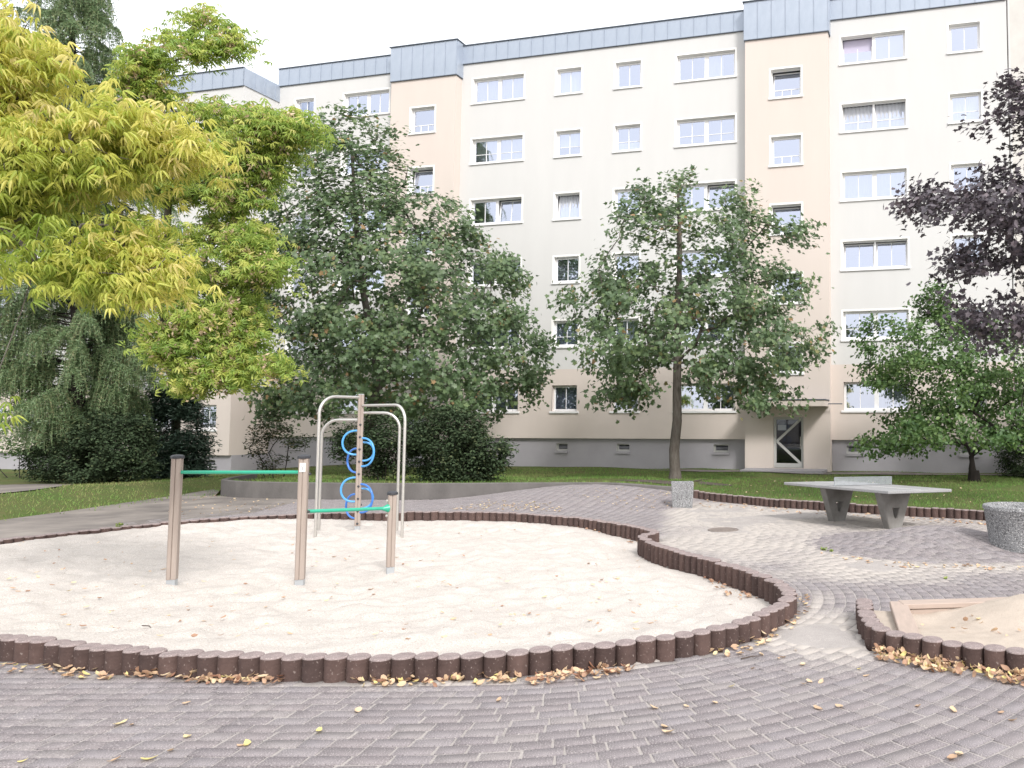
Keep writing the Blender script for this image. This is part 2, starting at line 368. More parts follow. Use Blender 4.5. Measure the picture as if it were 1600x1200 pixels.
PIT_C = top_pts([(0, 993), (100, 1003), (200, 1013), (300, 1019), (400, 1022), (500, 1024), (600, 1024), (700, 1022), (800, 1017), (900, 1009), (1000, 999), (1060, 992), (1110, 983), (1160, 969), (1200, 954), (1226, 938), (1233, 928), (1225, 915), (1198, 901), (1150, 885), (1100, 870), (1050, 857), (1018, 846), (1004, 837), (1008, 830)])
PIT_C = PIT_C[:-1] + [(-1.42, 11.75), (-1.75, 12.35), (-2.36, 13.02), (-3.05, 13.72), (-4.42, 14.51), (-5.71, 14.75), (-7.1, 14.6), (-7.95, 14.39), (-8.84, 13.94), (-9.54, 13.31), (-9.95, 12.38), (-10.25, 11.58), (-10.38, 10.74), (-10.2, 9.4), (-9.5, 8.0), (-8.4, 6.9), (-7.0, 6.1)]
PIT_CURVE = catmull(PIT_C, 0.146, closed=True)
PIT = [tuple(p) for p in PIT_CURVE]
BOX_C = [(1.02, 6.92), (0.97, 6.5), (0.96, 6.2), (0.99, 5.92), (1.12, 5.75), (1.24, 5.65), (1.40, 5.54), (1.55, 5.44), (1.70, 5.35), (1.85, 5.27), (2.4, 5.06), (3.0, 4.98), (3.7, 5.1), (4.3, 5.5), (4.6, 6.1), (4.62, 6.7), (4.45, 7.1)]
BOX_CURVE = catmull(BOX_C, 0.148)
BOX = [tuple(p) for p in BOX_CURVE]

def sand_z(x, y):
    off = 0.125 - 0.135 * sstep(5.3, 7.4, y)
    off = off - 0.06 * sstep(-2.2, -0.4, x) * sstep(6.3, 7.4, y) + 0.10 * sstep(-6.5, -9.0, x) * sstep(7, 9, y)
    off = off - 0.06 * sstep(-3.0, -1.8, x) * sstep(9, 10.5, y)
    return gz(x, y) + off
def sand_fn(x, y):
    z = sand_z(x, y)
    edge = np.min(np.hypot(np.subtract.outer(x, PIT_CURVE[::3, 0]), np.subtract.outer(y, PIT_CURVE[::3, 1])), axis=1)
    k = np.clip(edge / 0.5, 0.15, 1)
    z = z + k * (0.045 * vnoise(x, y, 1.5, 3.1) + 0.045 * vnoise(x, y, 4.2, 9.2) + 0.03 * vnoise(x, y, 8.0, 5.5))
    for (ax, ay, r, h) in POST_HEAPS:
        z = z + h * np.exp(-((x - ax) ** 2 + (y - ay) ** 2) / (2 * r * r))
    return z
POST_XY = [G(268, 920, fn=sand_z), G(468, 920, fn=sand_z), G(609.5, 899, fn=sand_z)]
POLE_XY = G(558, 831, fn=sand_z)
POST_HEAPS = [(POST_XY[0][0] - .1, POST_XY[0][1] - .05, .16, .03), (POST_XY[1][0] - .12, POST_XY[1][1] - .05, .2, .045), (POST_XY[2][0], POST_XY[2][1], .15, .03), (POLE_XY[0], POLE_XY[1], .4, .03)]
big_ground()
sand = sheet('sand', PIT, sand_fn, 0.065, M['sand'])

# ---- lawn behind the wall, the kerb and the lawn edging
EDGE_PX = [(1088, 778), (1120, 783), (1160, 787), (1210, 792), (1270, 796), (1340, 801), (1420, 806), (1500, 810), (1545, 813)]
EDGE_C = [G(x, y)[:2] for x, y in EDGE_PX]
EDGE_C = EDGE_C + [(5.6, 13.9), (6.8, 13.3)]
WALL_C = [(-13.9, 20.4), (-13.2, 19.9), (-12.0, 19.55), (-10.6, 19.35), (-9.0, 19.2), (-7.4, 19.2), (-5.8, 19.35), (-4.2, 19.4), (-2.9, 19.35), (-1.9, 19.3)]
WALL_CURVE = catmull(WALL_C, 0.3); EDGE_CURVE = catmull(EDGE_C, 0.146)
WALL_TOP = 0.03
def wall_top(x): return WALL_TOP - 0.10 * sstep(-3.6, -1.6, x)
LEFTB = [(-60, 17.5), (-30, 16.2)] + [G(*q)[:2] for q in [(-60, 820), (0, 812), (90, 800), (165, 789), (250, 777), (318, 766)]]
LEFTL = np.concatenate([catmull(LEFTB[2:] + [(-14.08, 20.35)], .25)])
FR = np.array(LEFTB + [tuple(p) for p in WALL_CURVE] + [tuple(p) for p in EDGE_CURVE] + [(12, 12.5), (30, 12)])
FRx = np.sort(FR[:, 0]); FRy = FR[np.argsort(FR[:, 0]), 1]
def facade_y(x): return 31.84 - 0.2368 * x
def lawn_z(x, y):
    x = np.asarray(x, float); y = np.asarray(y, float)
    yf = np.interp(x, FRx, FRy); yf = np.where(x < -13.9, 20.4, yf); t = np.clip((y - yf) / (29.0 - yf), 0, 1)
    zf = np.where(x < -1.6, wall_top(x) - 0.02, gz(x, yf) + 0.165)
    zf = zf + (gz(x, y) + 0.025 - zf) * sstep(-16, -21, x)
    zb = gz(x, 29.5) + 0.03
    z = zf + (zb - zf) * (t * t * (3 - 2 * t) * .5 + t * .5)
    z = np.where(x < -13.9, np.maximum(z, gz(x, y) + .03), z)
    dl = np.full(np.shape(x), 9e9)
    for q in LEFTL: dl = np.minimum(dl, np.hypot(x - q[0], y - q[1]))
    z = np.where(x < -13.9, gz(x, y) - .08 + .11 * sstep(0, .6, dl) + (z - gz(x, y) - .02) * sstep(0, 3.0, dl), z)
    return np.where(y > 29, np.maximum(z, gz(x, y) + 0.03), z) + 0.03 * np.sin(x * 1.3 + 1) * np.sin(y * 1.1) * t * (x > -14)
lawn_poly = LEFTB + [(-14.08, 20.35), (-13.8, 20.52)] + [tuple(p + np.array([0, .1])) for p in WALL_CURVE[1:]] + [tuple(p + np.array([.03, .07])) for p in EDGE_CURVE[1:]] + [(12, 12.5), (14, 12.3), (16, 29), (14, facade_y(14) + .3), (-60, facade_y(-60) + .3)]
def lawn_fn(x, y): return lawn_z(x, y) + 0.012 * vnoise(x, y, 2.0, 1.0)
lawn = sheet('lawn', lawn_poly, lawn_fn, 0.45, M['lawn'])
path_poly = [(x, facade_y(x) - 1.9 - 0.3 * math.sin(x * .5)) for x in np.arange(-4.2, 13, .6)] + [(x, facade_y(x) - 0.75 + .1 * math.sin(x)) for x in np.arange(12.6, -3, -.6)]
path = sheet('path', path_poly, lambda x, y: lawn_z(x, y) + 0.03, 0.5, M['dirt'])
pathl_poly = [G(*q, fn=lawn_z)[:2] for q in [(-80, 777), (0, 772), (50, 767), (90, 761.5), (118, 757.5), (60, 757), (0, 758.5), (-80, 760)]]
path2 = sheet('path', pathl_poly, lambda x, y: lawn_z(x, y) + 0.02, 0.5, M['dirt'])
soil_poly = [(-2.1 + 1.5 * math.cos(a) + .2 * math.cos(3 * a), 21.9 + 1.1 * math.sin(a)) for a in np.linspace(0, 6.28, 24)[:-1]]
soil = sheet('soil', soil_poly, lambda x, y: lawn_z(x, y) + 0.012, 0.3, M['soil'])

# grass blades: real short blades over the visible lawn
def grass_blades():
    n = 90000
    x = rng.uniform(-22, 13, n); y = rng.uniform(13, 33, n)
    dl = np.full(n, 9e9)
    for q in LEFTL: dl = np.minimum(dl, np.hypot(x - q[0], y - q[1]))
    k = (in_poly(x, y, lawn_poly) | ((x < -13.5) & (y < 21) & (dl < .9) & (rng.random(n) < .45 * (1 - dl / .9)))) & ~in_poly(x, y, path_poly) & ~in_poly(x, y, pathl_poly) & (~in_poly(x, y, soil_poly) | (rng.random(n) < .1)) & (y < facade_y(x) - .2)
    bare = vnoise(x, y, 0.35, 4.0); k &= (bare + rng.uniform(-.35, .35, n)) > -.28
    x, y = x[k], y[k]; n = len(x); z = np.where(in_poly(x, y, lawn_poly), np.maximum(lawn_z(x, y), gz(x, y) - .01), gz(x, y)) - .005
    a = rng.uniform(0, 6.28, n); h = rng.uniform(.035, .085, n); w = rng.uniform(.006, .012, n); lean = rng.uniform(.0, .05, (n, 2)) * rng.choice([-1, 1], (n, 2))
    dx, dy = np.cos(a) * w, np.sin(a) * w
    V = np.stack([np.stack([x - dx, y - dy, z], 1), np.stack([x + dx, y + dy, z], 1), np.stack([x + lean[:, 0], y + lean[:, 1], z + h], 1)], 1).reshape(-1, 3)
    col = np.clip(0.5 + .5 * vnoise(x, y, .5, 8.0) + rng.normal(0, .2, n) + .25 * sstep(-8, -17, x), 0, 1)
    o = link('grass', np_mesh('grass', V, np.arange(3 * n), np.full(n, 3), attr=col), M['blade'])
    tag(o, 'short mown green grass on the lawns in front of the apartment block', 'grass', kind='stuff')
grass_blades()

dirt_poly = [(p[0], p[1] + .45) for p in LEFTB[1:]] + [(-13.7, 20.5), (-12.4, 19.75), (-11.0, 19.3), (-10.2, 16.0), (-10.9, 14.0), (-11.3, 11), (-12, 7), (-30, 8)]
dirtp = sheet('ground', dirt_poly, lambda x, y: gz(x, y) + .001, .4, M['dirt'])
# ---- paving: sand bed plus every stone
PAVE = [(-9.5, 2.4), (4.6, 2.4), (6.5, 8), (6.8, 13.4)] + [tuple(p) for p in EDGE_CURVE[::-1]] + [(-1.6, 19.2)] + [tuple(p + np.array([0, -.05])) for p in WALL_CURVE[::-1]] + [(-14.2, 20.6), (-14.6, 18), (-13.2, 15.8), (-11.6, 14.2), (-11.2, 11.5), (-11, 8)]
def drift(x, y):
    """where loose sand lies over the stones"""
    d = vnoise(x, y, .55, 2.0) * .6 + vnoise(x, y, 1.6, 6.0) * .4
    c = np.zeros(len(x)) - .52
    def heap(c, a, cx_, cy_, rx, ry): return np.maximum(c, a * np.exp(-(((x - cx_) / rx) ** 2 + ((y - cy_) / ry) ** 2)) - .52)
    c = heap(c, .86, .65, 6.3, .85, 1.15)                 # the gap between the two pits
    c = heap(c, .62, .9, 9.3, 1.7, 1.4); c = heap(c, .72, .3, 15, 2.4, 2.4); c = heap(c, .66, 1.02, 4.72, .34, .26)
    rd = np.hypot(x + 2.35, y - 8.2); c = np.maximum(c, np.where((y < 8) & (x > -6), .58 * np.exp(-((rd - 3.1) / .2) ** 2) - .52, -1))
    mound = sstep(1.05, .75, np.hypot((x - 2.75) / 1.9, (y - 11.4) / 1.75))
    far = sstep(7.2, 9.5, y) * sstep(20, 17, y) * sstep(-2.6, -1.2, x) * (1 - mound)
    c = np.maximum(c, -.52 + .66 * far)
    return c + d * .32
def bed_fn(x, y):
    dr = drift(x, y)
    z = gz(x, y) - .0050 + np.clip(dr - .17, 0, .3) * .09 + .0012 * vnoise(x, y, 3.0, 1.2)
    inside = in_poly(x, y, PIT) | in_poly(x, y, BOX)
    near = np.zeros(len(x), bool)
    return z - .30 * inside
bed = sheet('pavement', PAVE, bed_fn, 0.11, M['joint_sand'])

def paver_layout():
    """centres and directions of all stones: straight courses that swing round the pit, and courses along its far side"""
    out = []
    C1 = np.array([-1.9, 7.9]); L, W, gap = .2, .1, .008
    a0 = math.atan2(-1.0, 0.02)                     # where the straight courses meet the arc
    for k in range(-16, 118):
        r = 3.02 + k * (W + gap); off = rng.uniform(0, L)
        p0 = C1 + r * np.array([math.cos(a0), math.sin(a0)]); t0 = np.array([-math.sin(a0), math.cos(a0)])
        s = -8.0 + off
        arc_len = r * R(185)
        while s < arc_len:
            l = L * rng.choice([1, 1, 1, 1.0, .75]) if s < .3 else L
            m_ = s + l / 2
            if m_ <= 0: p = p0 + t0 * m_; t = t0
            else:
                a = a0 + m_ / r; p = C1 + r * np.array([math.cos(a), math.sin(a)]); t = np.array([-math.sin(a), math.cos(a)])
            out.append((p[0], p[1], math.atan2(t[1], t[0]), l)); s += l + gap + rng.uniform(0, .006)
    A = np.array(out)
    out = []
    C2 = np.array([-5.9, 10.2])
    for k in range(0, 110):
        r = 4.72 + k * (W + gap); s = (k % 2) * .1
        while s < r * R(170):
            a = R(25) + (s + .1) / r; p = C2 + r * np.array([math.cos(a), math.sin(a)])
            out.append((p[0], p[1], a + math.pi / 2, L)); s += L + gap
    B = np.array(out)
    # the seam runs from the notch of the pit away to the lawn edging
    def sideB(x, y): return (x < -1.35 + (y - 11.6) * .06) & (y > 11.0)
    A = A[~sideB(A[:, 0], A[:, 1])]; B = B[sideB(B[:, 0], B[:, 1])]
    return np.concatenate([A, B])
PV = paver_layout()
pin = np.array(PIT_CURVE); bxc = np.array(BOX_CURVE)
def dist_to(c, x, y):
    d = np.full(len(x), 9e9)
    for q in c[::2]: d = np.minimum(d, np.hypot(x - q[0], y - q[1]))
    return d
x, y = PV[:, 0], PV[:, 1]
keep = in_poly(x, y, PAVE) & ~in_poly(x, y, PIT) & ~in_poly(x, y, BOX)
PV = PV[keep]; x, y = PV[:, 0], PV[:, 1]
keep = (dist_to(pin, x, y) > .12) & (dist_to(bxc, x, y) > .12) & (np.hypot(x - G(1130, 828)[0], y - G(1130, 828)[1]) > .36)
keep &= ~((y > 13.0) & (x < -11.3)) & (dist_to(EDGE_CURVE, x, y) > .14)
PV = PV[keep]
PV = PV[drift(PV[:, 0], PV[:, 1]) < .29]
def paver_template(l, w, h, bev):
    xs, ys = l / 2, w / 2; v = []
    for (a, b, z) in ((xs, ys, -h), (xs, ys, -bev), (xs - bev, ys - bev, 0)):
        v += [(-a, -b, z), (a, -b, z), (a, b, z), (-a, b, z)]
    f = [(8, 9, 10, 11)] + [(i + j * 4, (i + 1) % 4 + j * 4, (i + 1) % 4 + 4 + j * 4, i + 4 + j * 4) for j in range(2) for i in range(4)]
    return np.array(v), f
def lay_pavers():
    n = len(PV); e = .05
    zx = (gz(PV[:, 0] + e, PV[:, 1]) - gz(PV[:, 0] - e, PV[:, 1])) / (2 * e); zy = (gz(PV[:, 0], PV[:, 1] + e) - gz(PV[:, 0], PV[:, 1] - e)) / (2 * e)
    z = gz(PV[:, 0], PV[:, 1]) + rng.normal(0, .0008, n)
    tilt = rng.normal(0, .006, (n, 2)); zx = zx + tilt[:, 0]; zy = zy + tilt[:, 1]
    ca, sa = np.cos(PV[:, 2] + rng.normal(0, .012, n)), np.sin(PV[:, 2])
    depth = np.hypot(PV[:, 0], PV[:, 1]); t = PV[:, 0] / np.maximum(PV[:, 1], .1)
    seen = (t > -.98) & (t < .365) & (PV[:, 1] > 3.55)
    order = np.argsort(np.where(seen, depth, 1e6)); first = order[:300]; rest = order[300:]
    meshes = []
    for q in range(14):
        v, f = paver_template(.2 - .002 * (q % 3), .1 - .001 * (q % 2), .05, .004 + .001 * (q % 3))
        v = v + rng.normal(0, .0012, v.shape) * (v[:, 2:3] > -.02)
        me = np_mesh('paver', v, [i for g in f for i in g], [4] * len(f), attr=np.full(len(f), q / 13.0)); me.materials.append(M['paver']); meshes.append(me)
    for i in first:
        me = meshes[rng.integers(0, 14)]
        o = bpy.data.objects.new('paver', me); COL.objects.link(o); o.parent = bed
        o.location = (PV[i, 0], PV[i, 1], z[i]); o.rotation_euler = (float(zy[i] * ca[i] - zx[i] * sa[i]), float(-(zx[i] * ca[i] + zy[i] * sa[i])), float(PV[i, 2]))
        o.scale = (float(PV[i, 3] / .2), 1, 1)
    v, f = paver_template(.2, .1, .05, .005); f = np.array(f); m_ = len(rest)
    P = np.repeat(v[None], m_, 0) + rng.normal(0, .001, (m_, len(v), 3)) * (v[None, :, 2:3] > -.02)
    P[:, :, 0] *= (PV[rest, 3] / .2)[:, None]
    X = PV[rest, 0][:, None] + P[:, :, 0] * ca[rest][:, None] - P[:, :, 1] * sa[rest][:, None]
    Y = PV[rest, 1][:, None] + P[:, :, 0] * sa[rest][:, None] + P[:, :, 1] * ca[rest][:, None]
    Z = z[rest][:, None] + P[:, :, 2] + zx[rest][:, None] * (X - PV[rest, 0][:, None]) + zy[rest][:, None] * (Y - PV[rest, 1][:, None])
    V = np.stack([X, Y, Z], 2).reshape(-1, 3)
    FI = (f[None] + (np.arange(m_) * len(v))[:, None, None]).reshape(-1)
    o = link('pavers', np_mesh('pavers', V, FI, np.full(m_ * len(f), 4), attr=np.repeat(rng.random(m_), len(f))), M['paver'], bed)
    a = o.data.attributes.new('dust', 'FLOAT', 'FACE'); a.data.foreach_set('value', np.repeat(np.clip(.5 + drift(PV[rest, 0], PV[rest, 1]) * 2.2, 0, 1), len(f)).astype(np.float32))
    o['kind'] = 'stuff'
lay_pavers()

# ---------------------------------------------------------------- bollard edgings
def palisade_mesh(r, h, low, seed, flat=False):
    rr = random.Random(seed); n = 18; b = MB()
    prof = [(r, -low), (r, h - .012), (r - .004, h - .004), (r - .013, h)]
    for j in range(len(prof) - 1):
        v = []
        for (q, z) in prof[j:j + 2]: v += [(q * math.cos(2 * math.pi * k / n), q * math.sin(2 * math.pi * k / n), z) for k in range(n)]
        b.add(v, [(k, (k + 1) % n, n + (k + 1) % n, n + k) for k in range(n)], 0 if j == 0 else 1)
    q, z = prof[-1]; b.add([(q * math.cos(2 * math.pi * k / n), q * math.sin(2 * math.pi * k / n), z + rr.uniform(-.001, .001)) for k in range(n)], [tuple(range(n))], 1)
    me = b.mesh('palisade', smooth=True)
    a = me.attributes.new('rnd', 'FLOAT', 'FACE'); a.data.foreach_set('value', [rr.random()] * len(me.polygons))
    me.materials.append(M['palisade']); me.materials.append(M['palisade_top'])
    return me
PAL = [palisade_mesh(.0735, 0, .42, s) for s in range(9)]
def edging(name, curve, label, h, tops=None, jit=.009):
    root = empty(name, (float(curve[0][0]), float(curve[0][1]), float(gz(curve[0][0], curve[0][1]))), label, 'edging')
    inv = Vector(root.location)
    for i, p in enumerate(curve):
        zt = float(gz(p[0], p[1])) + h + random.uniform(-jit, jit)
        o = bpy.data.objects.new('palisade', PAL[random.randrange(9)]); COL.objects.link(o); o.parent = root
        o.location = Vector((p[0], p[1], zt)) - inv; o.rotation_euler = (random.uniform(-.018, .018), random.uniform(-.018, .018), random.uniform(0, 6.28)); k_ = random.uniform(.99, 1.035); o.scale = (k_, k_, 1)
    return root
edging('palisade_edging', PIT_CURVE, 'dark brown round concrete palisades curving around the large pale sand pit', PH)
edging('palisade_edging', BOX_CURVE, 'short row of brown palisades bending around the corner of the wooden framed sandbox', PH)
edging('palisade_edging', EDGE_CURVE, 'long brown palisade kerb holding the lawn behind the table tennis table', .18)

# retaining wall of concrete, running into the rising paving
def retaining_wall():
    C = np.concatenate([catmull([(-14.5, 22.6), (-14.35, 21.6), (-14.1, 20.8), tuple(WALL_CURVE[0])], .3)[:-1], WALL_CURVE])
    b = MB(); n = len(C); v = []
    for i, p in enumerate(C):
        t = C[min(i + 1, n - 1)] - C[max(i - 1, 0)]; t = t / np.linalg.norm(t); nn = np.array([-t[1], t[0]])
        zt = float(wall_top(p[0])) + .025
        for (d, z) in ((0, -.7), (0, zt - .012), (.012, zt), (.14, zt), (.14, -.7)):
            q = p + nn * d; v.append((q[0], q[1], z))
    f = []
    for i in range(n - 1):
        for k in range(4): f.append((i * 5 + k, (i + 1) * 5 + k, (i + 1) * 5 + k + 1, i * 5 + k + 1))
    f += [(0, 1, 2, 3, 4), tuple((n - 1) * 5 + k for k in (4, 3, 2, 1, 0))]
    b.add(v, f); o = b.build('retaining_wall', M['wall_concrete'])
    tag(o, 'low weathered dark concrete retaining wall curving behind the sand pit', 'wall')
retaining_wall()

# ================================================================ BUILDINGS
A_ = math.atan(.2368)
def building(name, label, u, n, z, group=None):
    U = np.array([math.cos(A_), -math.sin(A_), 0]); N = np.array([-math.sin(A_), -math.cos(A_), 0])
    P = np.array([0, 31.84, 0]) + U * u + N * n
    return empty(name, (P[0], P[1], z), label, 'apartment block', group, rot=-A_)
def wall_skin(b, u0, u1, y, z0, z1, holes, mi=0):
    """flat wall at local y with openings"""
    us = sorted(set([u0, u1] + [min(max(q, u0), u1) for h in holes for q in h[:2]])); zs = sorted(set([z0, z1] + [min(max(q, z0), z1) for h in holes for q in h[2:4]]))
    for i in range(len(us) - 1):
        for j in range(len(zs) - 1):
            cu, cz = (us[i] + us[i + 1]) / 2, (zs[j] + zs[j + 1]) / 2
            if any(h[0] < cu < h[1] and h[2] < cz < h[3] for h in holes): continue
            b.quad((us[i], y, zs[j]), (us[i + 1], y, zs[j]), (us[i + 1], y, zs[j + 1]), (us[i], y, zs[j + 1]), mi)
CACHE = {}
def cached(key, fn):
    if key not in CACHE: CACHE[key] = fn()
    return CACHE[key]
def drape(w, h, kind, seed):
    """a hanging curtain with folds (x across, z up from 0)"""
    rr = random.Random(seed); n = max(12, int(w / .035)); v = []; f = []
    ph = [rr.uniform(0, 6.28) for _ in range(3)]; fr = rr.uniform(38, 52)
    zs = [0, .5, 1]
    for j, zz in enumerate(zs):
        for i in range(n + 1):
            xx = -w / 2 + w * i / n; sc = 0.02 * math.sin(fr * xx + ph[0] + .5 * zz) + .008 * math.sin(fr * 2.3 * xx + ph[1])
            bot = 0
            if kind == 'scallop' and j == 0: bot = .06 * abs(math.sin(6 * xx + ph[2])) + .03 * math.sin(19 * xx)
            v.append((xx, sc, zz * h + bot))
    for j in range(2):
        for i in range(n): k = j * (n + 1) + i; f.append((k, k + 1, k + n + 2, k + n + 1))
    me = bpy.data.meshes.new('curtain'); me.from_pydata(v, [], f)
    for p in me.polygons: p.use_smooth = True
    return me
DEP = .17
def window(parent, u0, u1, z0, z1, y, style, curtain=None, tilt=(), trim=True):
    """opening u0..u1, z0..z1 in the wall at local y: white surround with reveals, frame, sash, panes, sill, curtain"""
    w, h = u1 - u0, z1 - z0; uc = (u0 + u1) / 2; T = .075
    def surround():
        b = MB()
        if trim:
            for (a, c, d, e) in ((-w / 2 - T, w / 2 + T, h, h + T), (-w / 2 - T, -w / 2, 0, h), (w / 2, w / 2 + T, 0, h)):
                b.box(a, c, -.008, .03, d, e)
        for (a, c, d, e) in ((-w / 2, -w / 2 + .006, 0, h), (w / 2 - .006, w / 2, 0, h), (-w / 2 + .006, w / 2 - .006, h - .006, h), (-w / 2 + .006, w / 2 - .006, 0, .006)):
            b.box(a, c, .03, DEP + .06, d, e)
        return b.mesh('window')
    wobj = link('window', cached(('s', round(w, 2), round(h, 2), trim), surround), M['white_trim'] if trim else M['beige'], parent, (uc, y, z0))
    sashes = 2 if style.startswith('double') else 1
    def frame():
        b = MB(); t = .045
        for (a, c, d, e) in ((-w / 2 + .007, -w / 2 + t, .007, h - .007), (w / 2 - t, w / 2 - .007, .007, h - .007), (-w / 2 + t, w / 2 - t, h - t, h - .007), (-w / 2 + t, w / 2 - t, .007, t)):
            b.box(a, c, DEP, DEP + .06, d, e)
        if sashes == 2: b.box(-.04, .04, DEP - .004, DEP + .06, t, h - t)
        return b.mesh('frame')
    link('frame', cached(('f', round(w, 2), round(h, 2), sashes), frame), M['white_frame'], wobj)
    sw = (w - .09 - (.08 if sashes == 2 else 0)) / sashes; sh = h - .09
    for s in range(sashes):
        cx = 0 if sashes == 1 else (-1 if s == 0 else 1) * (.04 + sw / 2)
        def sash():
            b = MB(); t = .05; d0, d1 = -.012, .04
            for (a, c, d, e) in ((-sw / 2 + .002, -sw / 2 + t, .002, sh - .002), (sw / 2 - t, sw / 2 - .002, .002, sh - .002), (-sw / 2 + t, sw / 2 - t, sh - t, sh - .002), (-sw / 2 + t, sw / 2 - t, .002, t)):
                b.box(a, c, d0, d1, d, e)
            if 'v' in style: b.box(-.013, .013, -.004, .03, t, sh - t)
            if 'h' in style: b.box(-sw / 2 + t, sw / 2 - t, -.005, .029, sh * .36, sh * .36 + .024)
            if 'stair' in style:
                b.box(-sw / 2 + t, sw / 2 - t, -.005, .03, sh * .30, sh * .30 + .03)
                for q in (-sw / 6, sw / 6): b.box(q - .013, q + .013, -.006, .031, t, sh * .30)
            return b.mesh('sash')
        def pane():
            b = MB(); t = .045; b.quad((-sw / 2 + t, .012, t), (sw / 2 - t, .012, t), (sw / 2 - t, .012, sh - t), (-sw / 2 + t, .012, sh - t)); return b.mesh('pane')
        rx = -R(7) if s in tilt else 0
        so = link('sash', cached(('a', round(sw, 2), round(sh, 2), style), sash), M['white_frame'], wobj, (cx, DEP + .005 + (.05 if rx else 0), .045), (rx, 0, 0))
        link('pane', cached(('p', round(sw, 2), round(sh, 2)), pane), M['glass'], wobj, (cx, DEP + .005 + (.05 if rx else 0), .045), (rx, 0, 0))
    def sill():
        b = MB(); b.box(-w / 2 - T - .02, w / 2 + T + .02, -.055, .03, -.09, -.002); b.box(-w / 2 + .007, w / 2 - .007, .03, DEP - .002, -.02, .006); return b.mesh('sill', bevel=.006)
    link('sill', cached(('l', round(w, 2)), sill), M['white_frame'], wobj)
    if curtain:
        for (kind, side, z_lo, z_hi, mname) in curtain:
            cw = w - .12; cx = 0
            if side == 'L': cw = w * .46; cx = -w * .25
            if side == 'R': cw = w * .46; cx = w * .25
            if side == 'M': cw = w * .3; cx = w * .12
            hh = (z_hi - z_lo) * h
            if kind == 'blind':
                b = MB(); b.box(-cw / 2, cw / 2, 0, .01, 0, hh); me = b.mesh('blind')
                link('blind', me, M[mname], wobj, (cx, DEP + .13, z_lo * h))
            elif kind == 'slats':
                b = MB()
                for q in range(int(hh / .07)): b.add([(-cw / 2, 0, q * .07), (cw / 2, 0, q * .07), (cw / 2, .03, q * .07 + .045), (-cw / 2, .03, q * .07 + .045)], [(0, 1, 2, 3)])
                link('blind', b.mesh('blind'), M[mname], wobj, (cx, DEP + .12, z_lo * h))
            else:
                sd_ = random.randrange(4); me = cached(('c', round(cw, 2), round(hh, 2), kind, sd_, mname), lambda: drape(cw, hh, kind, sd_))
                link('curtain', me, M[mname], wobj, (cx, DEP + .14, z_lo * h))
    return wobj
FULL = [('fold', '', .0, .97, 'curtain_pale')]; LACE = [('scallop', '', .08, .97, 'curtain_white')]
TOPHALF = [('fold', '', .42, .97, 'curtain_pale')]; CAFE = [('scallop', '', .06, .38, 'curtain_white')]
DIM = [('fold', '', .0, .97, 'curtain_dim')]; BOTH = LACE + CAFE
def shaft(parent, cols, name_z, rows, y, dz=0.0):
    pass
FL = 2.86
def zinc_run(parent, u0, u1, y, z0, z1, wid=.6):
    n = max(1, int(round((u1 - u0) / wid))); w = (u1 - u0) / n
    def pm():
        b = MB(); b.box(-w / 2 + .002, w / 2 - .002, 0, .03, 0, z1 - z0); b.box(w / 2 - .016, w / 2 - .003, -.022, 0, 0, z1 - z0 - .01); return b.mesh('zinc_panel')
    me = cached(('z', round(w, 3), round(z1 - z0, 2)), pm)
    for i in range(n): link('zinc_panel', me, M['zinc'], parent, (u0 + (i + .5) * w, y, z0))
def cellar(parent, u0, u1, z0, z1, y):
    w, h = u1 - u0, z1 - z0; b = MB()
    for (a, c, d, e) in ((-w / 2, -w / 2 + .07, 0, h), (w / 2 - .05, w / 2, 0, h), (-w / 2 + .07, w / 2 - .05, h - .05, h), (-w / 2 + .07, w / 2 - .05, 0, .09)):
        b.box(a, c, .10, .16, d, e)
    for (a, c, d, e) in ((-w / 2, -w / 2 + .004, 0, h), (w / 2 - .004, w / 2, 0, h), (-w / 2, w / 2, h - .004, h)): b.box(a, c, 0.001, .16, d, e)
    o = b.build('cellar_window', M['door_grey'], parent, ((u0 + u1) / 2, y, z0))
    g = MB(); g.quad((-w / 2 + .07, .14, .09), (w / 2 - .05, .14, .09), (w / 2 - .05, .14, h - .05), (-w / 2 + .07, .14, h - .05)); g.build('pane', M['door_glass'], o)
    s = MB(); s.box(-w / 2 - .03, w / 2 + .03, -.05, .10, -.09, -.002); s.build('sill', M['plinth'], o)
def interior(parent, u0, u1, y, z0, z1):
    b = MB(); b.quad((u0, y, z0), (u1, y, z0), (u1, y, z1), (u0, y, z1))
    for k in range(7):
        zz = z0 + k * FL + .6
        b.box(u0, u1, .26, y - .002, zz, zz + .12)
    b.build('interior', M['room'], parent)

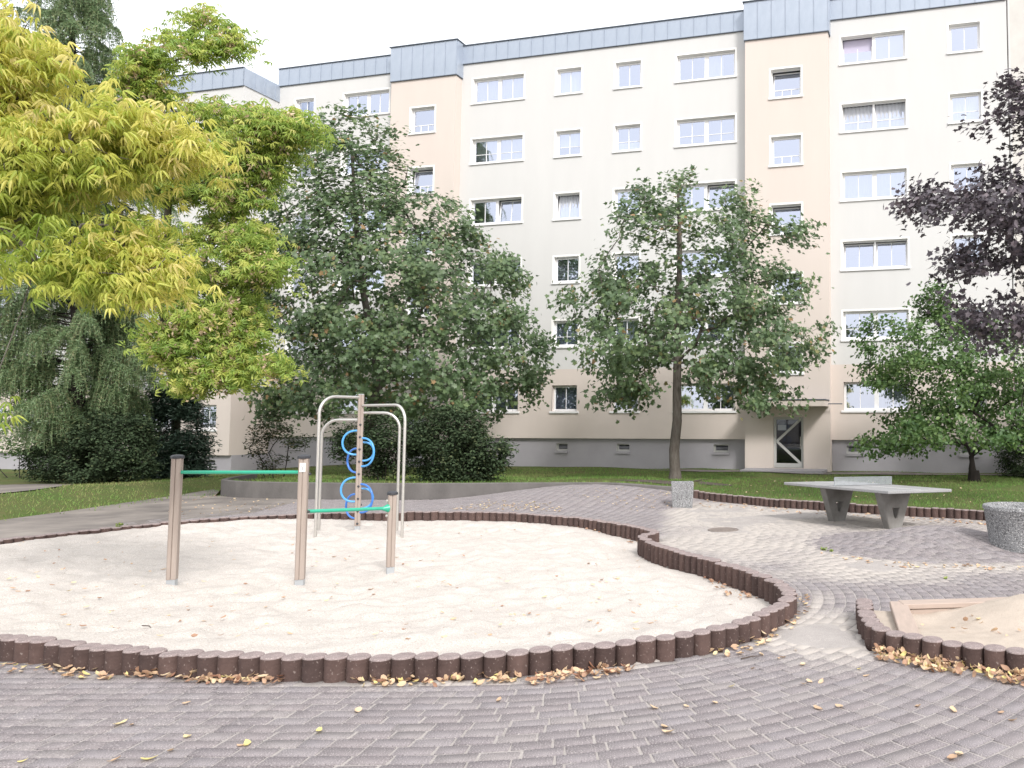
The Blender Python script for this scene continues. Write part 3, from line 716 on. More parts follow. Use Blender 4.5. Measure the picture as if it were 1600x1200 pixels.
def entrance(parent, ua, ub, y, number):
    """door of the stair tower with canopy, plate and step; opening u 1.12..2.36 relative to the tower's left edge"""
    d0, d1 = ua + 1.17, ua + 2.41; zb, zt = -.28, 1.76
    b = MB(); t = .11; w = d1 - d0; h = zt - zb
    for (a, c, d, e) in ((0, t, 0, h), (w - t, w, 0, h), (t, w - t, h - t, h), (t, w - t, 0, .18)): b.box(a, c, .10, .18, d, e)
    dr = b.build('door', M['door_grey'], parent, (d0, y, zb), bevel=.006)
    r = MB()
    for (a, c, d, e) in ((-.001, .004, 0, h), (w - .004, w + .001, 0, h), (0, w, h - .004, h)): r.box(a, c, .001, .18, d, e)
    r.build('reveal', M['beige'], dr)
    g = MB(); g.quad((t, .15, .18), (w - t, .15, .18), (w - t, .15, h - t), (t, .15, h - t)); g.build('pane', M['door_glass'], dr)
    for (p, q) in (((t + .02, 1.06), (w - t + .03, h - .05)), ((t + .02, 1.06), (w - t + .03, .12))):
        s = MB(); dx, dz = q[0] - p[0], q[1] - p[1]; L = math.hypot(dx, dz); s.box(0, L, -.03, .03, -.05, .05)
        s.build('brace', M['door_grey'], dr, (p[0], .115, p[1]), (0, -math.atan2(dz, dx), 0), bevel=.005)
    hnd = MB(); hnd.tube([(w - t - .03, .06, .75), (w - t - .03, .06, 1.25)], .014, 8); hnd.box(w - t - .04, w - t - .02, .06, .1, .78, .80); hnd.box(w - t - .04, w - t - .02, .06, .1, 1.2, 1.22); hnd.build('handle', M['steel'], dr)
    nt = MB(); nt.box(t + .05, t + .40, .155, .16, 1.50, 1.72); nt.build('notice', M['sticker'], dr)
    c = MB(); c.box(ua + .28, ub - .05, -1.15, -.002, 2.16, 2.40)
    cn = c.build('canopy', M['beige'], parent, (0, y, 0), bevel=.01)
    c2 = MB(); c2.box(ua + .25, ub - .02, -1.18, -.004, 2.402, 2.44); c2.build('canopy_flashing', M['zinc_edge'], cn)
    st = MB(); st.box(ua + .1, ub - .12, -1.25, -.002, -.60, -.30); st.box(ua + .1, ub - .12, -1.6, -1.252, -.62, -.42)
    st.build('step', M['step'], parent, (0, y, 0), bevel=.01)
    lamp = MB(); lamp.box(ua + .50, ua + .76, -.12, -.003, 1.72, 1.98); lo = lamp.build('number_lamp', M['sticker'], parent, (0, y, 0), bevel=.015)
    if number:
        fc = bpy.data.curves.new('house_number', 'FONT'); fc.body = number; fc.size = .19; fc.align_x = 'CENTER'; fc.align_y = 'CENTER'; fc.extrude = .002
        to = bpy.data.objects.new('house_number', fc); COL.objects.link(to)
        dg = bpy.context.evaluated_depsgraph_get(); me = bpy.data.meshes.new_from_object(to.evaluated_get(dg)); bpy.data.objects.remove(to)
        link('house_number', me, M['ink'], lo, (ua + .63, -.124, 1.85), (R(90), 0, 0))

MAIN_COLS = [('E1', -23.05, -21.95, 's'), ('E2', -20.22, -17.68, 'd'), ('C1', -13.17, -10.57, 'd'), ('C2', -8.92, -7.72, 's'), ('C3', -6.08, -4.88, 's'), ('C4', -3.22, -.60, 'd'), ('D1', 3.92, 6.52, 'd'), ('D2', 8.24, 9.44, 's')]
def row_z(k, dz=0): return 2.02 + FL * k + dz, 3.16 + FL * k + dz
STY = {}   # (col,row from ground): (style, curtain, tilt)
STY.update({('C1', 5): ('double_v', LACE, ()), ('C2', 5): ('v', FULL, ()), ('C3', 5): ('v', None, ()), ('C4', 5): ('double_v', [('fold', 'M', 0, .97, 'curtain_white')], ()),
    ('D1', 5): ('double_v', [('blind', '', 0, .97, 'blind')], (0,)), ('D2', 5): ('v', None, ()), ('E1', 5): ('v', None, ()), ('E2', 5): ('double_v', None, ()),
    ('C1', 4): ('double_vh', BOTH, ()), ('C2', 4): ('vh', TOPHALF, ()), ('C3', 4): ('vh', CAFE, ()), ('C4', 4): ('double_vh', None, ()), ('D1', 4): ('double_vh', FULL, (0, 1)), ('D2', 4): ('vh', FULL, ()),
    ('C1', 3): ('double_v', None, (1,)), ('C2', 3): ('v', FULL, (0,)), ('C3', 3): ('v', FULL, ()), ('C4', 3): ('double_v', None, (1,)), ('D1', 3): ('double_v', FULL, ()), ('D2', 3): ('v', None, ()),
    ('C1', 2): ('double_v', [('slats', '', 0, .97, 'curtain_white')], ()), ('C2', 2): ('v', [('slats', '', 0, .97, 'curtain_white')], ()), ('C3', 2): ('v', FULL, ()), ('D1', 2): ('double_v', None, (0, 1)), ('D2', 2): ('v', None, ()),
    ('C1', 1): ('double_v', DIM, ()), ('C2', 1): ('vh', DIM, ()), ('D1', 1): ('double_vh', None, ()),
    ('C1', 0): ('double_v', DIM, ()), ('C2', 0): ('v', DIM, ()), ('C3', 0): ('v', LACE, ()), ('C4', 0): ('double_v', TOPHALF, ()), ('D1', 0): ('double_v', [('fold', 'L', 0, .97, 'curtain_dim'), ('fold', 'R', 0, .97, 'curtain_pale')], ())})
def make_block(root, u0, u1, cols, bays, cellars, z_base, dzr=0.0, top_lo=18.23, top_hi=19.08, number=None, key=''):
    """one slab of flats in its own frame: x along the facade, y into the house, z up; bays = stair towers (left, right edges)"""
    holes = []; lowholes = []
    for (c, a, b_, t) in cols:
        for k in range(6):
            z0, z1 = row_z(k); (lowholes if k == 0 else holes).append((a, b_, z0, z1))
    spans = []; s = u0
    for (a, b_) in bays: spans.append((s, a)); s = b_
    spans.append((s, u1))
    up = MB(); low = MB()
    cell_h = [(a, b_, .28, .62) for a, b_ in cellars]
    for (a, b_) in spans:
        if b_ - a < .05: continue
        wall_skin(up, a, b_, 0, 3.87, top_lo + .02, [h for h in holes if a <= h[0] and h[1] <= b_])
        wall_skin(low, a, b_, 0, .84, 3.87, [h for h in lowholes if a <= h[0] and h[1] <= b_])
        low.quad((a, 0, .84), (a, .14, .84), (b_, .14, .84), (b_, 0, .84))
        pl = MB(); wall_skin(pl, a, b_, .14, z_base - .6, .84, [h for h in cell_h if a <= h[0] and h[1] <= b_])
        if a == u0: pl.quad((u0, .14, z_base - .6), (u0, 11, z_base - .6), (u0, 11, .84), (u0, .14, .84))
        if b_ == u1: pl.quad((u1, .14, z_base - .6), (u1, 11, z_base - .6), (u1, 11, .84), (u1, .14, .84))
        pl.build('plinth', M['plinth'], root)
    # gable ends and roof
    for uu in (u0, u1):
        up.quad((uu, 0, 3.87), (uu, 11, 3.87), (uu, 11, top_lo + .02), (uu, 0, top_lo + .02)); low.quad((uu, 0, .84), (uu, 11, .84), (uu, 11, 3.87), (uu, 0, 3.87))
    up.quad((u0, 11, -.6), (u1, 11, -.6), (u1, 11, top_lo), (u0, 11, top_lo))
    up.build('wall', M['plaster'], root); o = low.build('ground_floor_wall', M['beige'], root)
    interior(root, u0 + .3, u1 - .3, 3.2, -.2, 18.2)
    rf = MB(); rf.box(u0, u1, .06, 11, top_lo + .021, top_hi - .06); rf.build('roof', M['zinc_edge'], root)
    for (a, b_) in spans:
        if b_ - a < .05: continue
        zinc_run(root, a, b_, -.045, top_lo, top_hi)
        t = MB(); t.box(a - .01, b_ + .01, -.09, .07, top_hi + .001, top_hi + .04); t.build('roof_trim', M['zinc_edge'], root)
        t = MB(); t.box(a, b_, -.06, -.002, top_lo - .03, top_lo - .001); t.build('drip_edge', M['zinc_edge'], root)
    if key == 'L':
        for i in range(6):
            p_ = MB(); p_.box(.004, .596, -.03, 0, top_lo, top_hi); p_.box(.58, .594, -.05, -.03, top_lo, top_hi - .01)
            p_.build('zinc_panel', M['zinc'], root, (u1 + .015, -.04 + i * .6, 0), (0, 0, R(90)))
    for (c, a, b_, t) in cols:
        for k in range(6):
            z0, z1 = row_z(k)
            st = STY.get((c, k)) if key == '' else None
            if st is None:
                sty = 'double_v' if t == 'd' else 'v'
                st = (sty, random.choice([None, FULL, LACE, DIM if k < 2 else FULL]), ())
            window(root, a, b_, z0, z1, 0, st[0], st[1], st[2], trim=k > 0)
    for (a, b_) in cellars: cellar(root, a, b_, .28, .62, .14)
    PROJ = .47
    for (a, b_) in bays:
        wa, wb = a + 1.10, a + 2.36; wh = [(wa, wb, 3.53 + FL * k, 4.72 + FL * k) for k in range(5)]
        dh = (a + 1.17, a + 2.41, -.28, 1.76)
        b = MB(); wall_skin(b, a, b_, -PROJ, z_base - .6, 17.57, wh + [dh])
        for uu in (a, b_): b.quad((uu, -PROJ, z_base - .6), (uu, .1, z_base - .6), (uu, .1, 17.57), (uu, -PROJ, 17.57))
        b.build('stair_tower', M['beige'], root)
        zinc_run(root, a - .04, b_ + .04, -PROJ - .05, 17.55, 19.17, .58)
        for uu, sgn in ((a - .04, -1), (b_ + .04, 1)):
            s = MB(); s.box(uu - .02, uu + .02, -PROJ - .018, .0, 17.55, 19.17); s.build('zinc_panel', M['zinc'], root)
        t = MB(); t.box(a - .10, b_ + .10, -PROJ - .10, .5, 19.171, 19.21); t.build('roof_trim', M['zinc_edge'], root)
        t = MB(); t.box(a - .04, b_ + .04, -PROJ - .06, -.012, 17.515, 17.549); t.build('drip_edge', M['zinc_edge'], root)
        for k, h in enumerate(wh):
            window(root, h[0], h[1], h[2], h[3], -PROJ, 'stair', None, (0,) if (a > -5 and k in (4, 2, 1)) or (a < -5 and k == 3) else (), trim=True)
        entrance(root, a, b_, -PROJ, number if a > -5 else None)

main = building('apartment_building', 'long cream apartment block with beige ground floor and two pink stair towers', 0, 0, 0)
make_block(main, -24.06, 10.45, MAIN_COLS, [(-17.2, -13.76), (-.05, 3.43)], [(-22.9, -22.2), (-19.3, -18.6), (-12.0, -11.4), (-8.75, -8.2), (-5.9, -5.3), (-1.55, -.9), (4.0, 4.7), (8.4, 9.1)], -.44, number='42')
leftb = building('apartment_building', 'left apartment block set forward and lower, half hidden behind the larch', -24.03, 2.0, -.82)
make_block(leftb, -24.0, 0, [('a', -1.95, -.80, 's'), ('b', -5.6, -3.1, 'd'), ('c', -9.0, -7.8, 's'), ('d', -12.6, -11.4, 's'), ('e', -16.5, -14, 'd'), ('f', -21, -18.5, 'd')], [], [(-1.6, -.9), (-5, -4.3), (-12.3, -11.7)], -.46, key='L')
rightb = building('apartment_building', 'pale pebble dashed house wall at the far right edge beside the cream block', 10.48, -.03, 0)
b = MB(); b.box(0, 14, 0, 11, -1.0, 19.4); b.build('wall', M['pebbledash'], rightb)
b = MB(); b.box(.02, .09, -.05, -.003, -.5, 19.3); b.build('joint_strip', M['plaster'], rightb)
b = MB(); b.box(-.02, 14, -.06, 11, 19.401, 19.5); b.build('roof_trim', M['zinc_edge'], rightb)
# short rod beside the canopy
b = MB(); b.tube([(3.36, -.75, 2.27), (3.95, -.75, 2.27)], .02, 8); b.tube([(3.36, -.75, 2.27), (3.36, -.47, 2.27)], .015, 6); b.build('canopy_rod', M['zinc_edge'], main)

# ================================================================ PLAYGROUND EQUIPMENT
def square_post(name, root, loc, h, rot, lean=(0, 0)):
    """square post with a groove down each face, black cap and galvanised foot, as parts of root"""
    s = .044; g = .005
    pts = []
    for q in range(4):
        c, sn = math.cos(q * math.pi / 2), math.sin(q * math.pi / 2)
        for (a, b_) in ((s, -s + .010), (s, -g), (s - .010, -g * .6), (s - .010, g * .6), (s, g), (s, s - .010)):
            pts.append((a * c - b_ * sn, a * sn + b_ * c))
    b = MB(); n = len(pts); z0, z1 = .10, h
    b.add([(x_, y_, z0) for x_, y_ in pts] + [(x_, y_, z1) for x_, y_ in pts], [(i, (i + 1) % n, n + (i + 1) % n, n + i) for i in range(n)] + [tuple(range(n, 2 * n))])
    p = b.build('post', M['post_wood'], root, loc, (lean[0], lean[1], rot))
    f = MB(); f.box(-.040, .040, -.040, .040, -.45, .10); f.build('foot', M['galvanised'], p, bevel=.004)
    c = MB(); c.lathe([(.062, 0), (.064, .010), (.062, .026), (.046, .038), (.017, .044)], 8); c.build('cap', M['black_cap'], p, (0, 0, h), (0, 0, R(22.5)), smooth=True)
    return p
def bars():
    A, B, Cc = [np.array(q) for q in POST_XY]
    root = empty('turning_bars', tuple(B), 'green turning bars on three brown posts standing in the pale sand', 'play equipment')
    dAB = B - A; ang1 = math.atan2(dAB[1], dAB[0]); dBC = Cc - B; ang2 = math.atan2(dBC[1], dBC[0])
    hA, hB, hC = 1.36, 1.36, .92
    rot = R(18)
    pA = square_post('post', root, tuple(A - B), hA, rot); pB = square_post('post', root, (0, 0, 0), hB, rot); pC = square_post('post', root, tuple(Cc - B), hC, R(30))
    z1 = 1.215; z2 = .755
    u = np.array([math.cos(ang1), math.sin(ang1), 0])
    b = MB(); P = (A - B) + u * .05; Q = -u * .05; P[2] = z1; Q[2] = z1; b.tube([tuple(P), tuple(Q)], .019, 14); b.build('bar', M['green_paint'], root, smooth=True)
    u2 = np.array([math.cos(ang2), math.sin(ang2), 0])
    b = MB(); P = u2 * .05; Q = (Cc - B) - u2 * .06; P[2] = z2 + .045; Q[2] = z2; b.tube([tuple(P), tuple(Q)], .019, 14); b.build('bar', M['green_paint'], root, smooth=True)
    fl = MB(); fl.tube([tuple(Q - u2 * .055), tuple(Q - u2 * .03), tuple(Q), tuple(Q + u2 * .012)], [.02, .028, .045, .05], 14); fl.build('flange', M['green_paint'], root, smooth=True)
    for dz in (-.085, .085):
        k = MB(); k.lathe([(.0001, .018), (.014, .014), (.02, 0)], 10); cc = Q + u2 * .004; k.build('bolt', M['steel'], root, (float(cc[0]), float(cc[1]) , z2 + dz), (R(90), 0, 0), smooth=True)
    for hh in (z1 - .02, z2 + .045):
        k = MB(); k.lathe([(.0001, .016), (.012, .013), (.016, 0)], 10); k.build('bolt', M['black_cap'], root, (.052, .02, hh), (0, R(90), 0), smooth=True)
    st = MB(); st.box(-.028, .028, -.0015, .0015, 0, .095); so = st.build('label_plate', M['sticker'], root, (.0135, -.0465, hB - .14), (0, 0, rot))
    mk = MB(); mk.box(-.004, .004, -.0035, -.002, .02, .05)
    for sg in (-1, 1): mk.add([(0, -.003, .045), (.006 * sg, -.003, .045), (.022 * sg, -.003, .075), (.016 * sg, -.003, .075)], [(0, 1, 2, 3)])
    mk.build('emblem', M['grey_frame'], so)
bars()

def climber():
    P = np.array(POLE_XY); root = empty('climbing_pole', tuple(P), 'climbing pole with blue ring steps and four curved steel tubes in the sand', 'play equipment')
    H = 2.28
    square_post('post', root, (0, 0, 0), H, R(24)); pc = MB(); pc.box(-.043, .043, -.043, .043, 0, .012); pc.build('end_plate', M['galvanised'], root, (0, 0, H + .001), (0, 0, R(24)), bevel=.003)
    for o in list(root.children):
        for ch in list(o.children):
            if ch.name.startswith('cap'): bpy.data.objects.remove(ch)
    gp = [G(492.5, 839, fn=sand_z), G(498, 829.5, fn=sand_z), G(628, 839, fn=sand_z), G(620, 830.5, fn=sand_z)]
    tops = [(540, 620), (530, 656), (600, 633), (590, 645)]
    for g, tp in zip(gp, tops):
        v = np.array(g) - P; zt = float(at(tp[0], tp[1], (P[1] * .5 + g[1] * .5))[2]) - P[2]
        d = np.array([v[0], v[1], 0]); L = np.linalg.norm(d); d = d / L; r = .27; pts = [tuple(d * .045 + np.array([0, 0, zt]))]
        for k in range(9):
            a = k / 8 * math.pi / 2; pts.append(tuple(d * (L - r + r * math.sin(a)) + np.array([0, 0, zt - r + r * math.cos(a)])))
        pts.append(tuple(d * L + np.array([0, 0, v[2] - .3])))
        b = MB(); b.tube(pts, .0225, 14); b.build('tube', M['steel'], root, smooth=True)
    # ring steps: direction, centre height, radius, colour
    for (az, zc, r, mname) in ((200, 1.30, .20, 'blue_paint'), (160, 1.00, .20, 'dark_blue_paint'), (-18, 1.14, .235, 'blue_paint'), (22, 1.15, .155, 'blue_paint'),
                               (200, .52, .20, 'blue_paint'), (160, .24, .20, 'dark_blue_paint'), (-18, .375, .235, 'dark_blue_paint'), (22, .37, .165, 'blue_paint')):
        zc += .18; d = np.array([math.cos(R(az)), math.sin(R(az)), 0]); pts = []
        for k in range(21):
            a = -math.pi / 2 + math.pi * k / 20
            pts.append(tuple(d * (.045 + (r * 1.08) * max(0, math.cos(a)) ** .8) + np.array([0, 0, zc + r * math.sin(a)])))
        b = MB(); b.tube(pts, .0165, 12); b.build('ring_step', M[mname], root, smooth=True)
    for k in range(9):
        z = .14 + k * .205
        for fx, ang in ((0, R(24)), (1, R(24) + math.pi / 2)):
            zz = z + (.1 if fx else 0)
            nx, ny = math.sin(ang), -math.cos(ang)
            b = MB(); b.lathe([(.019, 0), (.017, .010), (.008, .016)], 10)
            b.build('bolt', M['black_cap'], root, (nx * .044, ny * .044, zz), (R(90), 0, ang), smooth=True)
climber()

# ---------------------------------------------------------------- table tennis table
def table():
    c = np.array([2.06, 13.95])
    root = empty('table_tennis_table', (c[0], c[1], float(gz(c[0], c[1])) - .02), 'grey concrete table tennis table with steel net on two tapered concrete legs', 'table', rot=0)
    root.rotation_euler = (Matrix.Rotation(-R(1.6), 3, 'X') @ Matrix.Rotation(R(1.0), 3, 'Y') @ Matrix.Rotation(-R(55), 3, 'Z')).to_euler()     # long side runs from far left to near right; the ground falls away
    H = .71
    b = MB(); b.box(-1.37, 1.37, -.7625, .7625, H - .05, H); b.build('table_top', M['table_slab'], root, bevel=.008)
    ln = MB(); ln.box(-1.36, 1.36, -.008, .008, H + .0005, H + .0025); ln.build('centre_line', M['white_trim'], root)
    n = MB(); n.box(-.012, .012, -.70, .70, H + .015, H + .021); n.box(-.012, .012, -.70, .70, H + .148, H + .155)
    for sx in (-.70, .694): n.box(-.012, .012, sx, sx + .006, H + .001, H + .155)
    net = n.build('net', M['galvanised'], root)
    w = MB()
    for k in range(68): yy = -.685 + k * .0203; w.box(-.002, .002, yy, yy + .007, H + .021, H + .148)
    for k in range(6): zz = H + .034 + k * .0195; w.box(-.004, .004, -.694, .694, zz, zz + .006)
    wo = w.build('net_mesh', M['galvanised'], net)
    for sx in (-.72, .72):
        b = MB(); t = .08
        outer = [(-.12, -.06), (.12, -.06), (.38, H - .051), (-.38, H - .051)]; inner = [(-.02, .19), (.02, .19), (.085, .37), (-.085, .37)]
        v = []
        for yy in (-t, t): v += [(x_, yy, z_) for x_, z_ in outer] + [(x_, yy, z_) for x_, z_ in inner]
        f = []
        for k in range(4):
            j = (k + 1) % 4
            f += [(k, j, 4 + j, 4 + k), (8 + k, 12 + k, 12 + j, 8 + j), (k, 8 + k, 8 + j, j), (4 + k, 4 + j, 12 + j, 12 + k)]
        b.add(v, f); b.build('leg', M['table_leg'], root, (sx, 0, 0), (0, 0, R(90)), bevel=.012)
table()

# ---------------------------------------------------------------- planters, drain cover
def square_planter():
    p = G(1066, 791); root = empty('planter', p, 'square exposed aggregate concrete planter standing in front of the maple trunk', 'planter', rot=R(6))
    b = MB(); h = .53; a, c = .215, .245; t = .05
    v = [(-a, -a, -.03), (a, -a, -.03), (a, a, -.03), (-a, a, -.03), (-c, -c, h), (c, -c, h), (c, c, h), (-c, c, h), (-c + t, -c + t, h), (c - t, -c + t, h), (c - t, c - t, h), (-c + t, c - t, h), (-c + t, -c + t, h - .12), (c - t, -c + t, h - .12), (c - t, c - t, h - .12), (-c + t, c - t, h - .12)]
    f = [(3, 2, 1, 0)] + [(i + 4 * j, (i + 1) % 4 + 4 * j, (i + 1) % 4 + 4 + 4 * j, i + 4 + 4 * j) for j in range(3) for i in range(4)]
    b.add(v, f); b.build('shell', M['aggregate'], root, bevel=.01)
    s = MB(); s.quad((-c + t + .003, -c + t + .003, h - .10), (c - t - .003, -c + t + .003, h - .10), (c - t - .003, c - t - .003, h - .10), (-c + t + .003, c - t - .003, h - .10)); s.build('soil', M['soil'], root)
square_planter()
def round_planter():
    p = G(1588, 854); root = empty('planter', p, 'round speckled aggregate concrete planter with flared wall at the right edge', 'planter')
    b = MB(); b.lathe([(.34, -.03), (.42, .50), (.435, .515), (.435, .555), (.425, .565), (.36, .565), (.35, .55), (.33, .44)], 40, cap=False); b.build('shell', M['aggregate'], root, smooth=True)
    s = MB(); s.lathe([(.0001, .47), (.335, .465)], 24, cap=False); s.build('soil', M['soil'], root)
round_planter()
p = G(1130, 828); b = MB(); b.lathe([(.26, -.03), (.26, .008), (.25, .012), (.245, .004), (.0001, .004)], 32)
for k in range(-4, 5): 
    hw = math.sqrt(max(0, .215 ** 2 - (k * .055) ** 2)); b.box(-hw, hw, k * .05 - .01, k * .05 + .01, .0045, .010)
o = b.build('drain_cover', M['iron'], None, p); tag(o, 'round rusty drain cover sunk in the sandy paving', 'drain cover')

# ---------------------------------------------------------------- framed sandbox on the right
def sandbox():
    g0 = float(gz(1.2, 6.3)); base = empty('sandbox_frame', (1.2, 6.6, g0), 'wooden plank seat frame of the small sandbox at the right edge', 'sandbox')
    # the planks in plan (near side hidden under sand): left plank, back plank
    def plank(p, q, wid, zt, th):
        p, q = np.array(p), np.array(q); d = (q - p) / np.linalg.norm(q - p); L = np.linalg.norm(q - p)
        b = MB(); b.box(0, L, 0, wid, -th, 0); b.build('plank', M['plank'], base, (p[0] - 1.2, p[1] - 6.6, zt), (0, 0, math.atan2(d[1], d[0])), bevel=.006)
    plank((1.27, 5.80), (1.385, 6.85), .15, .135, .05)
    plank((1.33, 6.72), (4.3, 7.08), .16, .14, .045)
    plank((1.335, 6.735), (4.3, 7.085), .035, .09, .16)
    plank((1.31, 5.92), (1.395, 6.72), .03, .08, .16)
    box_poly = [(1.0, 6.85)] + [tuple(p_) for p_ in BOX_CURVE[2:-1]] + [(4.3, 7.06), (1.3, 6.78)]
    def fn(x, y):
        z = gz(x, y) + .075 + .20 * np.exp(-(((x - 2.45) / .55) ** 2 + ((y - 6.5) / .45) ** 2)) + .05 * sstep(6.2, 5.6, y) - .06 * np.exp(-(((x - 1.55) / .25) ** 2 + ((y - 6.5) / .25) ** 2))
        z = z + .016 * vnoise(x, y, 3.0, 2.2) + .010 * vnoise(x, y, 9.0, 4.0)
        return np.where(x < 1.30, np.minimum(z, gz(x, y) + .10), z)
    o = sheet('sandbox_sand', box_poly, fn, .05, M['box_sand'], kind=None)
    tag(o, 'tan heaped play sand inside the wooden sandbox frame', 'sand', kind='stuff')
sandbox()

# ================================================================ PLANTS
def rot_from(n_, spin):
    """rotation matrices whose z axis is n_ (k,3) turned by spin"""
    n_ = n_ / np.linalg.norm(n_, axis=1, keepdims=True); ref = np.where(np.abs(n_[:, 2:3]) < .95, np.array([[0, 0, 1.0]]), np.array([[1.0, 0, 0]]))
    x_ = np.cross(ref, n_); x_ /= np.linalg.norm(x_, axis=1, keepdims=True); y_ = np.cross(n_, x_)
    c, s = np.cos(spin)[:, None], np.sin(spin)[:, None]
    return np.stack([x_ * c + y_ * s, -x_ * s + y_ * c, n_], 2)
def leaf_cloud(pos, n_, spin, size, tpl, faces):
    """copies of one leaf shape as arrays"""
    Rm = rot_from(n_, spin); P = np.einsum('kij,vj->kvi', Rm, tpl) * size[:, None, None] + pos[:, None, :]
    nv = len(tpl); k = len(pos); idx = []; sizes = []
    off = (np.arange(k) * nv)[:, None]
    blocks = [(off + np.array(f)[None]) for f in faces]
    loops = np.concatenate(blocks, 1).ravel(); szs = np.tile([len(f) for f in faces], k)
    return P.reshape(-1, 3), loops, szs
def T_maple():
    # half outline of a five lobed leaf, stem at the origin, tip at y = 1, folded along the midrib
    h = [(0, 0), (.16, -.06), (.42, .0), (.33, .17), (.62, .42), (.36, .43), (.28, .55), (.16, .60), (0, 1.0)]
    v = [(0, 0, 0), (0, .5, .0), (0, 1, -.08)] ; L = [(-a, b_, .10 * a - .25 * a * a) for a, b_ in h[1:-1]]; Rr = [(a, b_, .10 * a - .25 * a * a) for a, b_ in h[1:-1]]
    vv = v + Rr + L; nR = len(Rr)
    fR = [0] + [3 + i for i in range(nR)] + [2]; fL = [2] + [3 + nR + i for i in reversed(range(nR))] + [0]
    return np.array(vv) - np.array([0, .4, 0]), [tuple(fR), tuple(fL)]
def T_oval(w=.35, fold=.12):
    v = [(0, 0, 0), (w * .8, .35, fold), (w * .7, .7, fold * .8), (0, 1, -.1), (-w * .7, .7, fold * .8), (-w * .8, .35, fold)]
    return np.array(v) - np.array([0, .4, 0]), [(0, 1, 2, 3), (0, 3, 4, 5)]
def T_diamond(w=.3):
    return np.array([(0, 0, 0), (w, .5, .06), (0, 1, 0), (-w, .5, .06)]) - np.array([0, .4, 0]), [(0, 1, 2, 3)]
def T_compound(n=5, droop=.5):
    """a leaf of several pointed leaflets that hang from one stalk"""
    v = []; f = []
    spec = [(0, 0.0), (.85, .12), (-.85, .12), (1.45, .32), (-1.45, .32)][:n]
    for (ang, back) in spec:
        c, s = math.cos(ang), math.sin(ang); b0 = np.array([0, .45 - back, 0]); k = len(v)
        for (a, l, z) in ((0, 0, 0), (.105, .30, .03), (.08, .60, -.06), (0, 1.0, -.30 * droop - .1), (-.08, .60, -.06), (-.105, .30, .03)):
            l *= .62; x_ = a * c + l * s; y_ = -a * s + l * c
            v.append((b0[0] + x_, b0[1] + y_, z - droop * .35 * l * abs(s) - .25 * droop * l))
        f += [(k, k + 1, k + 2, k + 3), (k, k + 3, k + 4, k + 5)]
    return np.array(v) - np.array([0, .4, 0]), f
def poly_tips(poly, Y, n, kd=.8, gap=.25, seed=0, shell=.35, ymul=1.0):
    """points inside a crown whose silhouette is poly (picture coordinates) at distance Y; the crown is as deep as it is wide"""
    rg = np.random.default_rng(seed); poly = np.array(poly, float); lo, hi = poly.min(0), poly.max(0); out = []
    while len(out) < n:
        m_ = n * 4; a = rg.uniform(lo[0], hi[0], m_); b_ = rg.uniform(lo[1], hi[1], m_); k = in_poly(a, b_, poly)
        for px, py in zip(a[k], b_[k]):
            xs = []
            j = len(poly) - 1
            for i in range(len(poly)):
                if (poly[i][1] > py) != (poly[j][1] > py): xs.append((poly[j][0] - poly[i][0]) * (py - poly[i][1]) / (poly[j][1] - poly[i][1]) + poly[i][0])
                j = i
            l, r = min(xs), max(xs); half = (r - l) / 2; t = (px - (l + r) / 2) / max(half, 1)
            dep = math.sqrt(max(0, 1 - t * t)) * half / FPX * Y * kd
            q = rg.uniform(-1, 1); q = math.copysign(abs(q) ** (1 - shell), q); p = at(px, py, Y + dep * q * ymul)
            if gap > 0 and noise.noise((p[0] * .9 + seed, p[1] * .9, p[2] * 1.1)) < gap - .5 + rg.uniform(-.12, .12): continue
            out.append(p)
            if len(out) >= n: break
    return np.array(out)
def skeleton(trunk, r0, tips, r_tip=.006, up=.25, seed=0, step=.3, kink=.05, expo=.42, pen=.6):
    """limbs grown from the trunk to every tip; returns a tube mesh builder"""
    rg = random.Random(seed)
    nodes = [np.array(p, float) for p in trunk]; par = [-1] + list(range(len(trunk) - 1)); paths = [list(range(len(trunk)))]
    ax = np.array(trunk[-1]); order = np.argsort(np.linalg.norm(tips - np.array(trunk[len(trunk) // 2]), axis=1))
    N = np.zeros((len(tips) * 14 + 400, 3)); N[:len(nodes)] = nodes; cnt = len(nodes); start = max(1, int(len(trunk) * .35))
    for i in order:
        t = tips[i]; d = N[:cnt] - t; dist = np.linalg.norm(d, axis=1) + pen * np.maximum(0, d[:, 2]) ; dist[:start] += 50
        j = int(np.argmin(dist)); p0 = N[j].copy(); L = np.linalg.norm(t - p0); m_ = max(1, int(L / step)); pth = [j]
        mid = (p0 + t) / 2 + np.array([rg.uniform(-1, 1) * kink * L, rg.uniform(-1, 1) * kink * L, up * L * .5])
        for k in range(1, m_ + 1):
            s = k / m_; q = (1 - s) ** 2 * p0 + 2 * s * (1 - s) * mid + s * s * t + np.array([rg.uniform(-1, 1) for _ in range(3)]) * .012 * (k < m_)
            N[cnt] = q; par.append(pth[-1]); pth.append(cnt); cnt += 1
        paths.append(pth)
    w = np.zeros(cnt)
    ends = [p[-1] for p in paths[1:]]
    for e in ends: w[e] += 1
    for k in range(cnt - 1, 0, -1):
        w[par[k]] += w[k]
    w = np.maximum(w, .6); rad = np.minimum(r_tip * w ** expo, r0)
    hmax = len(trunk)
    for k in range(hmax): rad[k] = max(rad[k], r0 * (1 - .75 * (k / max(1, hmax - 1)) ** 1.2)) if k < hmax else rad[k]
    b = MB()
    for i, p in enumerate(paths):
        if len(p) < 2: continue
        rr = [float(rad[k]) for k in p]
        if i > 0: rr[0] = min(rr[0], rr[1] * 1.25)
        n_ = 12 if i == 0 else (7 if rr[0] > .03 else 4)
        b.tube([N[k] for k in p], rr, n_, cap=(i == 0))
    return b
